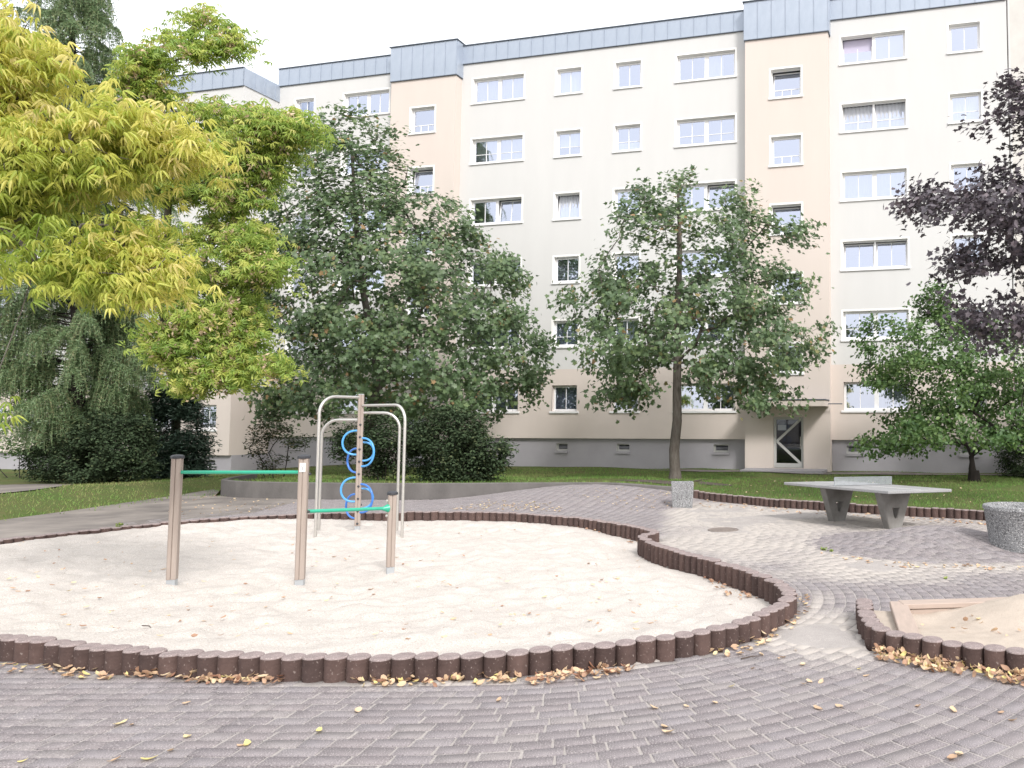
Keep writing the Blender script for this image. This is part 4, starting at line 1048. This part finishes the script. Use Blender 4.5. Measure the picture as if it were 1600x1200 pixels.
def foliage(name, parent, tips, per, rx, rz, size, tpl, m, seed, upness=.9, size_jit=.3, droop=0.0, bias=0.0, centre=None, colfn=None):
    rg = np.random.default_rng(seed); k = len(tips) * per
    c = np.repeat(tips, per, 0); o = rg.normal(0, 1, (k, 3)) * np.array([rx, rx, rz]) * .6
    pos = c + o; pos[:, 2] -= droop * np.hypot(o[:, 0], o[:, 1])
    n_ = rg.normal(0, .55, (k, 3)); n_[:, 2] += upness
    if centre is not None:
        r_ = pos - centre; r_ /= np.maximum(np.linalg.norm(r_, axis=1, keepdims=True), .1); n_ += r_ * .55
    n_[:, 1] -= bias
    sz = size * (1 + rg.uniform(-size_jit, size_jit, k))
    V, L, S = leaf_cloud(pos, n_, rg.uniform(0, 6.28, k), sz, *tpl)
    col = np.clip(np.repeat(rg.normal(0, .16, len(tips)), per) + .45 + rg.normal(0, .2, k), 0, 1) if colfn is None else colfn(pos, rg)
    o = link(name, np_mesh(name, V, L, S, attr=np.repeat(col, len(tpl[1]))), m, parent)
    return o
def plant(name, label, cat, base, trunk, r0, tips, bark, leaf, per, rx, rz, size, tpl, seed, up=.25, crown='crown', wood='trunk', group=None, r_tip=.006, flare=True, **kw):
    base = np.array(base, float); root = empty(name, tuple(base), label, cat, group)
    tr = [np.array(p) - base for p in trunk]; tp = tips - base
    sk = skeleton(tr, r0, tp, up=up, seed=seed, r_tip=r_tip, pen=kw.pop('pen', .6), expo=kw.pop('expo', .42))
    if flare: sk.tube([tr[0] - np.array([0, 0, .25]), tr[0] + np.array([0, 0, .02]), tr[0] + np.array([0, 0, .35])], [r0 * 1.5, r0 * 1.25, r0 * .98], 12)
    sk.build(wood, M[bark], root, smooth=True)
    foliage(crown, root, tp, per, rx, rz, size, tpl, M[leaf], seed, centre=tp.mean(0), **kw)
    return root
def trunk_line(base, top, n=8, wob=.06, seed=0):
    rg = random.Random(seed); base, top = np.array(base, float), np.array(top, float); out = []
    for k in range(n + 1):
        s = k / n; out.append(base * (1 - s) + top * s + np.array([rg.uniform(-wob, wob), rg.uniform(-wob, wob), 0]) * (s > 0.05))
    return out
MAP = T_maple()
def on_lawn(px, py): return G(px, py, fn=lawn_z)

# --- middle maple on the right
b2 = on_lawn(1055, 749); Y2 = b2[1]
T2 = [(1010, 280), (1050, 262), (1075, 270), (1090, 300), (1130, 290), (1160, 262), (1182, 290), (1190, 318), (1232, 335), (1268, 350), (1270, 378), (1225, 400), (1240, 425), (1272, 448), (1262, 470), (1225, 480), (1245, 505), (1298, 508), (1292, 545), (1245, 575), (1205, 590), (1250, 622), (1240, 640), (1175, 655), (1120, 630), (1085, 600), (1040, 590), (1000, 640), (950, 640), (918, 622), (960, 600), (925, 575), (905, 555), (850, 542), (858, 520), (890, 500), (860, 482), (870, 455), (905, 440), (895, 410), (925, 380), (925, 350), (965, 332), (985, 300)]
plant('maple_tree', 'green maple tree with bare lower trunk behind the square planter', 'tree', b2, trunk_line(b2, at(1062, 300, Y2), 10, .05, 2), .175,
      poly_tips(T2, Y2, 430, .75, .36, 21, shell=.35), 'bark', 'maple_leaf', 42, .39, .27, .14, MAP, 21, droop=.1, upness=.65, bias=.4, up=.15)
# --- big maple left of the middle
b1 = on_lawn(577, 744); Y1 = b1[1]
T1 = [(500, 205), (520, 172), (560, 165), (600, 182), (625, 215), (618, 250), (650, 262), (640, 295), (690, 305), (720, 330), (745, 338), (735, 370), (785, 385), (815, 432), (808, 470), (835, 500), (852, 545), (855, 580), (838, 600), (850, 640), (800, 630), (760, 655), (700, 640), (650, 660), (600, 640), (555, 630), (500, 650), (455, 640), (415, 655), (395, 600), (405, 540), (390, 470), (380, 400), (385, 330), (410, 262), (455, 215)]
plant('maple_tree', 'large broad green maple tree behind the climbing pole, in front of the left stair tower', 'tree', b1,
      [b1, at(578, 690, Y1), at(580, 640, Y1), at(592, 600, Y1), at(586, 540, Y1 + .1), at(570, 470, Y1), at(560, 400, Y1), at(555, 320, Y1), at(550, 240, Y1)], .2,
      poly_tips(T1, Y1, 780, .7, .31, 11, shell=.4), 'bark', 'maple_leaf', 46, .43, .29, .145, MAP, 11, droop=.1, upness=.65, bias=.4, up=.15)
# --- purple maple at the right edge
Y5 = 14.6; b5 = (7.0, Y5, float(lawn_z(7.0, Y5)))
T5 = [(1625, 100), (1575, 118), (1550, 150), (1515, 185), (1535, 215), (1512, 255), (1540, 280), (1470, 300), (1420, 296), (1412, 320), (1445, 345), (1490, 355), (1500, 385), (1468, 395), (1478, 430), (1510, 455), (1470, 470), (1500, 510), (1540, 540), (1600, 545), (1700, 560), (1850, 480), (1900, 300), (1850, 120), (1720, 40)]
plant('purple_maple_tree', 'dark purple leaved maple crown reaching in from the right edge', 'tree', b5, trunk_line(b5, at(1730, 120, Y5), 9, .05, 5), .17,
      poly_tips(T5, Y5, 330, .7, .36, 51, shell=.25), 'bark_dark', 'purple_leaf', 52, .38, .2, .105, MAP, 51, droop=.15, up=.1)
# --- multi stemmed green tree on the right lawn
b6 = on_lawn(1522, 752); Y6 = b6[1]
T6 = [(1345, 545), (1360, 500), (1400, 490), (1440, 450), (1475, 445), (1500, 480), (1570, 500), (1640, 520), (1690, 600), (1680, 690), (1620, 700), (1580, 690), (1550, 720), (1510, 700), (1470, 690), (1440, 715), (1400, 705), (1370, 718), (1335, 685), (1380, 650), (1425, 640), (1350, 600)]
t6 = poly_tips(T6, Y6, 330, .8, .36, 61, shell=.3)
root = plant('lilac_tree', 'light green many stemmed small tree on the lawn right of the entrance door', 'tree', b6, trunk_line(b6, at(1518, 712, Y6), 4, .02, 6), .17, t6, 'bark_dark', 'hazel_leaf', 60, .38, .22, .125, T_oval(.42, .08), 61, up=.3, r_tip=.007, droop=.1, upness=.6)
# --- box elder, pale green with tan seeds
Y4 = 18.6; b4 = (-21.6, 29.0, float(lawn_z(-21.6, 29.0)))
T4 = [(190, 110), (215, 75), (262, 62), (290, 22), (340, 20), (378, 48), (368, 85), (318, 95), (292, 132), (350, 150), (405, 165), (478, 170), (496, 210), (440, 248), (425, 290), (402, 340), (430, 395), (462, 412), (420, 468), (408, 520), (452, 590), (400, 612), (330, 596), (290, 612), (238, 560), (235, 515), (245, 450), (215, 400), (195, 300), (185, 200)]
t4 = poly_tips(T4, Y4, 560, .45, .30, 41, shell=.2)
tr4 = [np.array(q) for q in (b4, (-21.4, 28.8, 1.2), (-20.8, 28, 2.9), (-19, 25, 4.4), (-16, 20.6, 5.2), (-14.8, 19.3, 6.4), (-14.4, 18.8, 7.8))]
tp0 = T_compound(5, .7)
be = plant('box_elder_tree', 'pale green box elder with tan seed clusters between the larch and the maple', 'tree', b4, tr4, .16, t4, 'bark', 'boxelder_leaf', 30, .38, .16, .17, tp0, 41, up=.12, droop=.25, upness=.8, bias=.5)
rg = np.random.default_rng(5); pick = t4[rg.random(len(t4)) < .55] - np.array(b4) + np.array([0, -.12, -.1])
foliage('seed_cluster', be, pick, 24, .11, .18, .11, T_diamond(.22), M['samara'], 44, upness=-.2, droop=0)
# --- yellow box elder, near, its trunk out of the picture on the left
Y3 = 6.3; b3 = (-8.6, Y3 + .2, float(gz(-8.6, Y3)) - .05); b3 = (-9.0, 4.6, float(gz(-9.0, 4.6)) - .05)
T3 = [(-160, -60), (15, -40), (40, 20), (60, 55), (50, 85), (78, 72), (95, 92), (50, 118), (62, 140), (40, 165), (110, 175), (225, 165), (275, 195), (345, 238), (300, 235), (262, 262), (215, 240), (190, 262), (215, 325), (205, 365), (255, 385), (312, 408), (318, 440), (270, 440), (240, 472), (190, 455), (130, 440), (60, 425), (0, 410), (-160, 440)]
t3 = poly_tips(T3, Y3, 640, .4, .38, 31, shell=0, ymul=.6)
t3 = np.concatenate([t3, np.array([at(-22, 630, 5.9)])])
tr3 = [np.array(q) for q in (b3, (-9.0, 4.7, 1.3), (-8.95, 4.9, 2.6), (-8.8, 5.2, 3.6), (-8.6, 5.5, 4.4), (-8.4, 5.7, 5.2))]
root3 = empty('yellow_box_elder_tree', b3, 'bright yellow leaved box elder boughs hanging in from the upper left edge', 'tree')
sk = skeleton([q - np.array(b3) for q in tr3], .13, t3 - np.array(b3), up=.10, seed=3, r_tip=.0035, pen=.8); sk.build('trunk', M['bark'], root3, smooth=True)
def yellow_leaves():
    rg = np.random.default_rng(33); per = 15; k = len(t3) * per; c = np.repeat(t3 - np.array(b3), per, 0); o = rg.normal(0, 1, (k, 3)) * np.array([.17, .17, .07])
    pos = c + o; pos[:, 2] -= .25 * np.hypot(o[:, 0], o[:, 1]) ; n_ = rg.normal(0, .42, (k, 3)); n_[:, 2] += .9; n_[:, 1] -= .55; n_[:, 0] += .15
    sz = .088 * (1 + rg.uniform(-.3, .25, k)); spin = rg.uniform(0, 6.28, k)
    px = (pos + np.array(b3)); d = px[:, 1]
    greenish = np.clip(1 - sstep(-5.6, -4.6, px[:, 0]) , 0, 1)
    col = np.clip(.62 - .35 * greenish * sstep(4.6, 2.8, px[:, 2]) + np.repeat(rg.normal(0, .14, len(t3)), per) + rg.normal(0, .13, k), 0, 1)
    tpl = T_compound(5, 1.5)
    vis = (px[:, 0] / px[:, 1] > -.99); near = np.argsort(np.where(vis, d - .0 * sz, 99) - sz * 6); first = near[:300]; rest = near[300:]
    meshes = []
    for q in range(12):
        me = np_mesh('leaf', tpl[0] + rg.normal(0, .012, tpl[0].shape), [i for f in tpl[1] for i in f], [len(f) for f in tpl[1]], attr=np.full(len(tpl[1]), q / 11)); me.materials.append(M['yellow_leaf']); meshes.append(me)
    Rm = rot_from(n_[first], spin[first])
    for j, i in enumerate(first):
        ob = bpy.data.objects.new('leaf', meshes[int(np.clip(round(col[i] * 11), 0, 11))]); COL.objects.link(ob); ob.parent = root3
        mt = Matrix(Rm[j].tolist()).to_4x4() * 1.0; mt = Matrix.Translation(Vector(pos[i])) @ mt @ Matrix.Scale(float(sz[i]), 4)
        ob.matrix_local = mt
    V, L, S = leaf_cloud(pos[rest], n_[rest], spin[rest], sz[rest], *tpl)
    cr = link('crown', np_mesh('crown', V, L, S, attr=np.repeat(col[rest], len(tpl[1]))), M['yellow_leaf'], root3); cr['kind'] = 'stuff'
yellow_leaves()

# --- larch with hanging needled shoots
def larch():
    bl = on_lawn(126, 753); Y = bl[1]; base = np.array(bl); root = empty('larch_tree', bl, 'tall larch with drooping grey green needle shoots above the dark bushes', 'tree')
    top = at(105, -260, Y); tr = trunk_line(np.zeros(3), top - base, 16, .06, 9); H = top[2] - base[2]
    sk = MB(); sk.tube(tr, [.24 * (1 - .9 * k / 16) for k in range(17)], 12); sk.tube([(0, 0, -.3), (0, 0, .02), (0, 0, .4)], [.36, .3, .24], 12)
    rg = np.random.default_rng(19); strands = []
    poly = np.array([(-260, -400), (160, -330), (185, -60), (165, 10), (188, 70), (195, 170), (252, 260), (235, 380), (225, 430), (222, 520), (240, 560), (215, 610), (190, 650), (140, 672), (60, 690), (-60, 690), (-260, 650)], float)
    nb = 300
    for k in range(nb):
        z = H * (.075 + .85 * (k / nb) ** 1.35); s = min(1, z / H); p0 = tr[0] * (1 - s) + tr[-1] * s; i0 = min(15, int(s * 16)); p0 = tr[i0] + (tr[i0 + 1] - tr[i0]) * (s * 16 - i0)
        a = rg.uniform(0, 6.28); py = float(np.interp(p0[2], [0, H], [753, -260])); 
        j = len(poly) - 1; xs = []
        for i in range(len(poly)):
            if (poly[i][1] > py) != (poly[j][1] > py): xs.append((poly[j][0] - poly[i][0]) * (py - poly[i][1]) / (poly[j][1] - poly[i][1]) + poly[i][0])
            j = i
        reach = (max(xs) - 115) / FPX * Y if xs else 1.0
        L = max(.6, min(reach, 3.6) * rg.uniform(.65, 1.05) if math.cos(a) > -.2 else min(reach * 1.3, 4.2) * rg.uniform(.7, 1.05)); d = np.array([math.cos(a), math.sin(a), 0]); pts = []; m_ = 9
        for q in range(m_ + 1):
            t = q / m_; pts.append(p0 + d * L * t + np.array([0, 0, .10 * L * math.sin(t * 3.0) - .22 * L * t * t + .14 * L * max(0, t - .75)]) + rg.normal(0, .02, 3) * (q > 0))
        sk.tube(pts, [.035 * (1 - .85 * q / m_) * (L / 3) ** .5 for q in range(m_ + 1)], 5, cap=False)
        side = np.array([-d[1], d[0], 0])
        for _ in range(int(36 * L)):
            t = rg.uniform(.15, 1) ** .8; i = min(m_ - 1, int(t * m_)); q = pts[i] + (pts[i + 1] - pts[i]) * (t * m_ - i)
            strands.append((q, side * rg.choice([-1, 1]) * rg.uniform(.1, 1) + d * rg.uniform(.0, .7), rg.uniform(.35, .95)))
    sk.build('trunk', M['bark_dark'], root, smooth=True)
    Vs = []; cols = []
    tw = []
    for (q, dv, Ls) in strands:
        n = max(4, int(Ls / .065)); t = np.linspace(0, 1, n); base_c = rg.normal(.42, .16)
        P = q[None] + dv[None] * (Ls * (.75 * t - .25 * t * t))[:, None] + np.array([0, 0, -1.0])[None] * (Ls * (.2 * t + .8 * t * t))[:, None]
        tw.append(P)
        for rep in range(3):
            u = rg.normal(0, 1, (n, 3)); u[:, 2] -= .25; u /= np.linalg.norm(u, axis=1, keepdims=True); l = rg.uniform(.07, .125, n)[:, None]
            w = np.cross(u, rg.normal(0, 1, (n, 3))); w /= np.linalg.norm(w, axis=1, keepdims=True)
            tri = np.stack([P - w * .014, P + w * .014, P + u * l], 1); Vs.append(tri.reshape(-1, 3)); cols.append(np.clip(base_c + rg.normal(0, .12, n), 0, 1))
        # the shoot itself
        w = np.array([.006, 0, 0]); k = np.arange(n - 1)
        tri = np.stack([P[:-1] - w, P[:-1] + w, P[1:]], 1); Vs.append(tri.reshape(-1, 3)); cols.append(np.full(n - 1, rg.uniform(.7, 1)))
    V = np.concatenate(Vs); c = np.concatenate(cols)
    link('crown', np_mesh('crown', V, np.arange(len(V)), np.full(len(V) // 3, 3), attr=c), M['larch_needle'], root)
larch()

# --- bushes
def bush(name, label, poly, px, py, n, leaf, per, rx, size, tpl, seed, stems=5, kd=.7, up=.3, gap=.25, cat='bush', **kw):
    b_ = on_lawn(px, py); Y = b_[1]; base = np.array(b_); tips = poly_tips(poly, Y, n, kd, gap, seed, shell=.3); root = empty(name, b_, label, cat)
    tp = tips - base; sk = MB(); rg = random.Random(seed)
    grp = [[] for _ in range(stems)]
    xs = np.argsort(tp[:, 0]); 
    for q, i in enumerate(xs): grp[q * stems // len(xs)].append(i)
    for g in grp:
        c = tp[g].mean(0); r0 = np.array([c[0] * .45, rg.uniform(-.15, .15), -.1]); r0[2] = float(lawn_z(base[0] + r0[0], base[1] + r0[1])) - base[2] - .05
        s = skeleton([r0, r0 * .7 + c * .3 * np.array([1, 1, .5]), r0 * .4 + c * .6 * np.array([1, 1, .7])], .022, tp[g], up=up, seed=seed, r_tip=.004, step=.22)
        sk.add(s.v, s.f)
    sk.build('stem', M['bark_dark'], root)
    foliage('foliage', root, tp, per, rx, rx * .7, size, tpl, M[leaf], seed, centre=np.array([0, 0, -.5]), **kw)
    return root
OV = T_oval(.35, .1)
bush('bush', 'dense dark green bush in front of the wall right of the climbing pole', [(640, 690), (660, 655), (700, 640), (745, 645), (780, 670), (795, 700), (785, 728), (765, 748), (700, 752), (660, 745)], 715, 752, 260, 'shrub_leaf', 70, .22, .085, OV, 71, stems=6)
bush('bush', 'twiggy dark bush behind the ring steps of the climbing pole', [(520, 700), (540, 650), (590, 640), (640, 650), (660, 690), (650, 735), (600, 745), (540, 745)], 600, 751, 150, 'shrub_leaf', 60, .22, .08, OV, 72, stems=8, gap=.36)
bush('bush', 'thin young shrub with brownish top leaves in front of the beige wall corner', [(385, 705), (405, 660), (425, 640), (465, 660), (486, 690), (462, 705), (440, 735), (415, 735)], 432, 747, 65, 'autumn_leaf', 30, .2, .085, OV, 73, stems=3, gap=.3)
bush('bush', 'dark small leaved bush at the foot of the larch trunk on its left side', [(48, 745), (45, 710), (70, 672), (110, 650), (180, 640), (230, 660), (240, 740), (140, 752)], 140, 754, 330, 'shrub_leaf', 75, .26, .09, OV, 74, stems=9)
bush('bush', 'dark evergreen bush with long narrow leaves beside the left house corner', [(215, 700), (222, 640), (240, 605), (290, 600), (312, 640), (326, 680), (318, 735), (260, 750), (215, 748)], 268, 748, 330, 'rhodo_leaf', 55, .28, .15, T_oval(.17, .05), 75, stems=6, droop=.3)
bush('bush', 'dark bush at the right picture edge behind the many stemmed tree', [(1560, 690), (1590, 660), (1660, 650), (1720, 680), (1720, 745), (1570, 745)], 1630, 745, 150, 'shrub_leaf', 75, .26, .09, OV, 76, stems=5)
bush('bush', 'light green broad leaved shrub at the left edge below the larch', [(-60, 690), (-40, 640), (60, 630), (140, 645), (168, 668), (120, 700), (70, 725), (0, 705)], 60, 747, 110, 'hazel_leaf', 26, .3, .13, T_oval(.4, .08), 77, stems=5, gap=.34)
pb = bush('bush', 'rose bush with small pink flowers beside the house at the right edge', [(1575, 560), (1600, 545), (1640, 560), (1640, 690), (1580, 690)], 1615, 744, 40, 'shrub_leaf', 30, .25, .07, OV, 78, stems=3)
tp = poly_tips([(1578, 570), (1640, 565), (1640, 620), (1580, 615)], on_lawn(1615, 744)[1] - .3, 14, .5, 0, 79) - np.array(on_lawn(1615, 744))
foliage('flower', pb, tp, 8, .08, .08, .06, T_oval(.5, .1), M['pink_flower'], 80)

# ---------------------------------------------------------------- fallen leaves
def leaf_meshes():
    out = []
    for q in range(15):
        rr = random.Random(q); w = rr.uniform(.26, .42); cu = rr.uniform(.15, .6); v = []; f = []; n = 5
        for i in range(n + 1):
            t = i / n; wd = w * math.sin(math.pi * min(1, t * .92 + .08)) ** .8 * (1 - .25 * t); zz = cu * (t - .5) ** 2 * 1.3 + rr.uniform(-.03, .03)
            v += [(-wd, t - .5, zz + cu * .5 * wd + rr.uniform(0, .05)), (0, t - .5, zz), (wd, t - .5, zz + cu * .6 * wd + rr.uniform(0, .05))]
        for i in range(n):
            k = i * 3; f += [(k, k + 1, k + 4, k + 3), (k + 1, k + 2, k + 5, k + 4)]
        out.append((np.array(v), f, q / 14.0))
    return out
LM = leaf_meshes(); LMESH = []
for (v, f, c) in LM:
    me = np_mesh('fallen_leaf', v, [i for g in f for i in g], [4] * len(f), attr=np.full(len(f), c)); me.materials.append(M['dry_leaf']); LMESH.append(me)
def ground_at(px, py, which):
    if which == 'sand': x_, y_, z_ = G(px, py, fn=sand_z)
    elif which == 'lawn': x_, y_, z_ = G(px, py, fn=lawn_z)
    elif which == 'box': x_, y_, z_ = G(px, py, h=.10)
    else: x_, y_, z_ = G(px, py)
    return x_, y_, z_
# zone: picture polygon, number, which ground, size, heap thickness, label, colour range
ZONES = [
 ('pile of dry ochre fallen leaves against the front palisades left of the middle', [(200, 1050), (440, 1058), (440, 1072), (330, 1072), (195, 1060)], 150, 'pave', .052, .03, (0, 15)),
 ('pile of yellow and brown fallen leaves below the front palisades in the middle', [(540, 1058), (720, 1056), (700, 1074), (560, 1074)], 90, 'pave', .052, .025, (0, 15)),
 ('pile of brown fallen leaves below the front palisades right of the middle', [(705, 1056), (820, 1054), (810, 1068), (705, 1072)], 55, 'pave', .052, .02, (4, 15)),
 ('pile of reddish brown fallen leaves where the palisades begin to curve away', [(825, 1062), (880, 1050), (985, 1040), (995, 1050), (910, 1066), (830, 1074)], 130, 'pave', .05, .025, (0, 12)),
 ('loose yellow fallen leaves outside the right turn of the palisades', [(1090, 1012), (1160, 998), (1215, 965), (1248, 925), (1275, 935), (1240, 985), (1160, 1025), (1095, 1030)], 110, 'pave', .05, .012, (4, 15)),
 ('deep heap of ochre fallen leaves in front of the sandbox palisades', [(1360, 1018), (1420, 1014), (1500, 1030), (1600, 1050), (1620, 1080), (1540, 1062), (1450, 1050), (1375, 1032)], 420, 'pave', .052, .045, (2, 15)),
 ('few yellow fallen leaves at the left palisades by the picture edge', [(0, 1036), (90, 1043), (180, 1052), (170, 1066), (60, 1056), (0, 1050)], 50, 'pave', .052, .012, (4, 15)),
 ('single dry leaf lying on the grey paving stones of the foreground', [(0, 1085), (1600, 1085), (1600, 1195), (0, 1195)], 26, 'pave', .06, .0, (6, 15)),
 ('single yellow leaf on the sandy gap between the two pits', [(1200, 1010), (1340, 990), (1400, 1060), (1250, 1080), (1000, 1075)], 14, 'pave', .05, .0, (8, 15)),
 ('dry leaf lying on the pale gravel of the large pit', [(0, 900), (250, 880), (600, 880), (1000, 900), (1160, 950), (1000, 985), (700, 1005), (300, 1000), (0, 970)], 170, 'sand', .048, .0, (2, 14)),
 ('reddish dry leaf in the corner of the large pit', [(1080, 885), (1130, 895), (1175, 915), (1190, 935), (1160, 945), (1110, 915)], 70, 'sand', .055, .015, (0, 8)),
 ('small dry leaf on the far gravel of the large pit', [(0, 850), (300, 830), (700, 812), (980, 845), (1080, 890), (600, 880), (250, 880), (0, 900)], 110, 'sand', .045, .0, (2, 13)),
 ('rusty leaf against the inside of the far palisades', [(860, 815), (960, 826), (1000, 842), (1050, 866), (1040, 875), (960, 838)], 70, 'sand', .06, .01, (0, 9)),
 ('pale leaf on the rising paving behind the pit', [(760, 782), (860, 785), (900, 800), (700, 796)], 120, 'pave', .06, .0, (9, 14)),
 ('pale leaf on the paving in front of the square planter', [(880, 762), (1045, 762), (1050, 795), (1000, 800), (900, 775)], 110, 'pave', .05, .0, (9, 14)),
 ('brown leaf along the palisade kerb of the lawn', [(1088, 780), (1200, 792), (1400, 806), (1550, 815), (1540, 822), (1300, 806), (1095, 792)], 150, 'pave', .065, .0, (2, 12)),
 ('small yellow leaf on the green lawn', [(1100, 762), (1230, 745), (1350, 745), (1600, 770), (1600, 790), (1300, 778), (1130, 770)], 100, 'lawn', .06, .02, (9, 14)),
 ('dry leaf at the foot of the paved mound', [(1275, 862), (1420, 880), (1600, 884), (1600, 892), (1400, 888), (1300, 872)], 60, 'pave', .06, .0, (4, 14)),
 ('dry leaf on the shaded paving by the low wall', [(250, 780), (340, 772), (480, 785), (420, 800), (260, 806)], 80, 'pave', .06, .0, (6, 14)),
 ('dry leaf on the sand inside the wooden sandbox', [(1430, 975), (1500, 960), (1600, 960), (1600, 1000), (1500, 995)], 14, 'box', .05, .02, (3, 14))]
def fallen():
    allp = []
    for zi, (lab, poly, n, which, size, thick, cr) in enumerate(ZONES):
        rg = np.random.default_rng(100 + zi); P = np.array(poly, float); lo, hi = P.min(0), P.max(0); k = 0
        while k < n:
            a, b_ = rg.uniform(lo[0], hi[0]), rg.uniform(lo[1], hi[1])
            if not in_poly(np.array([a]), np.array([b_]), P)[0]: continue
            k += 1
            x_, y_, z_ = ground_at(a, b_, which)
            ly = rg.uniform(0, 1) * thick
            allp.append((zi, x_, y_, z_ + .006 + ly, size * rg.uniform(.65, 1.3), rg.integers(cr[0], cr[1]), rg.uniform(0, 6.28), rg.normal(0, .18 + thick * 9), rg.normal(0, .18 + thick * 9)))
    key = [ -(q[4] / q[2]) - (.02 if ZONES[q[0]][0].startswith('single') else 0) for q in allp]; order = np.argsort(key)
    ind = set(order[:290].tolist()); Vs, Ls, Ss, Cs = {}, {}, {}, {}
    for i, (zi, x_, y_, z_, s, m_, az, t1, t2) in enumerate(allp):
        mt = Matrix.Translation((x_, y_, z_)) @ Matrix.Rotation(az, 4, 'Z') @ Matrix.Rotation(t1, 4, 'X') @ Matrix.Rotation(t2, 4, 'Y') @ Matrix.Scale(s, 4)
        if i in ind:
            o = bpy.data.objects.new('fallen_leaf', LMESH[m_]); COL.objects.link(o); o.matrix_world = mt
            lab = ZONES[zi][0]
            hue = 'reddish brown ' if m_ < 4 else 'brown ' if m_ < 8 else 'pale ochre ' if m_ < 13 else 'yellow '
            for a, c in (('pile of ', ''), ('loose ', ''), ('deep heap of ', ''), ('few ', ''), ('fallen leaves', 'fallen leaf')): lab = lab.replace(a, c)
            for a in ('dry ochre ', 'yellow and brown ', 'reddish brown ', 'ochre ', 'brown ', 'yellow ', 'reddish ', 'dry ', 'pale ', 'rusty '):
                if a in lab.split('leaf')[0]: lab = lab.replace(a, hue, 1); break
            tag(o, lab, 'leaf', lab.replace('fallen leaf', 'fallen leaves'))
        else:
            v, f, c = LM[m_]; A = np.array(mt); W = v @ A[:3, :3].T + A[:3, 3]
            kk = sum(len(q) for q in Vs.setdefault(0, [])); Vs[0].append(W); Ls.setdefault(0, []).extend([j + kk for g in f for j in g]); Ss.setdefault(0, []).extend([4] * len(f)); Cs.setdefault(0, []).extend([c] * len(f))
    o = link('fallen_leaves', np_mesh('fallen_leaves', np.concatenate(Vs[0]), Ls[0], Ss[0], attr=Cs[0]), M['dry_leaf'])
    tag(o, 'scattered small dry leaves on gravel, paving and lawn', 'leaves', kind='stuff')
fallen()

# ---------------------------------------------------------------- weeds and sticks
def weed(px, py, label, n, size, hgt, seed, which='pave'):
    x_, y_, z_ = ground_at(px, py, which); rg = np.random.default_rng(seed); pos = rg.normal(0, 1, (n, 3)) * np.array([hgt * .5, hgt * .4, 0]); pos[:, 2] = rg.uniform(.1, 1, n) * hgt
    root = empty('weed', (x_, y_, z_), label, 'weed'); b = MB()
    for p_ in pos: b.tube([(p_[0] * .2, p_[1] * .2, -.01), tuple(p_ * np.array([.7, .7, .7])), tuple(p_)], [.0025, .002, .0012], 4)
    b.build('stem', M['weed_leaf'], root)
    n_ = rg.normal(0, .5, (n, 3)); n_[:, 2] += .6; V, L, S = leaf_cloud(pos, n_, rg.uniform(0, 6.28, n), size * rg.uniform(.7, 1.3, n), *T_oval(.38, .1)); link('foliage', np_mesh('foliage', V, L, S, attr=np.repeat(rg.random(n), 2)), M['weed_leaf'], root)
weed(1112, 1012, 'small green seedling growing at the bollards where the pit edge turns', 5, .05, .09, 1)
weed(676, 1056, 'tiny green weed between two front palisades', 9, .03, .06, 2)
weed(188, 824, 'light green weed tuft on the left far edge of the pit', 22, .05, .07, 3)
weed(1286, 860, 'yellow green weed tuft at the foot of the paved mound', 26, .035, .04, 4)
weed(1345, 958, 'small weed at the left corner of the sandbox palisades', 10, .03, .04, 5)
weed(1478, 905, 'flat weed patch in the paving joints above the sandbox', 12, .03, .02, 6)
weed(1300, 862, 'low grassy weed beside the mound edge', 18, .03, .03, 7)
weed(792, 1048, 'tiny green weed at the foot of the palisade right of the middle', 9, .03, .05, 8)
def stick(pa, pb, which, r, label):
    A = np.array(ground_at(*pa, which)); B = np.array(ground_at(*pb, which)); b = MB(); m_ = (A + B) / 2 + np.array([.01, .012, .012])
    b.tube([A + np.array([0, 0, .008]), m_, B + np.array([0, 0, .01])], [r, r * .9, r * .5], 6); tag(b.build('twig', M['twig'], smooth=True), label, 'twig')
stick((1158, 1031), (1187, 1027), 'pave', .006, 'short dark twig lying on the paving below the right palisade turn')
stick((1562, 961), (1585, 971), 'box', .006, 'dark twig lying on the heaped sandbox sand')
stick((222, 979), (236, 983), 'sand', .005, 'small dark twig on the gravel left of the turning bars')
stick((1085, 752.5), (1106, 749), 'lawn', .025, 'dark fallen branch on the soil beside the maple trunk')
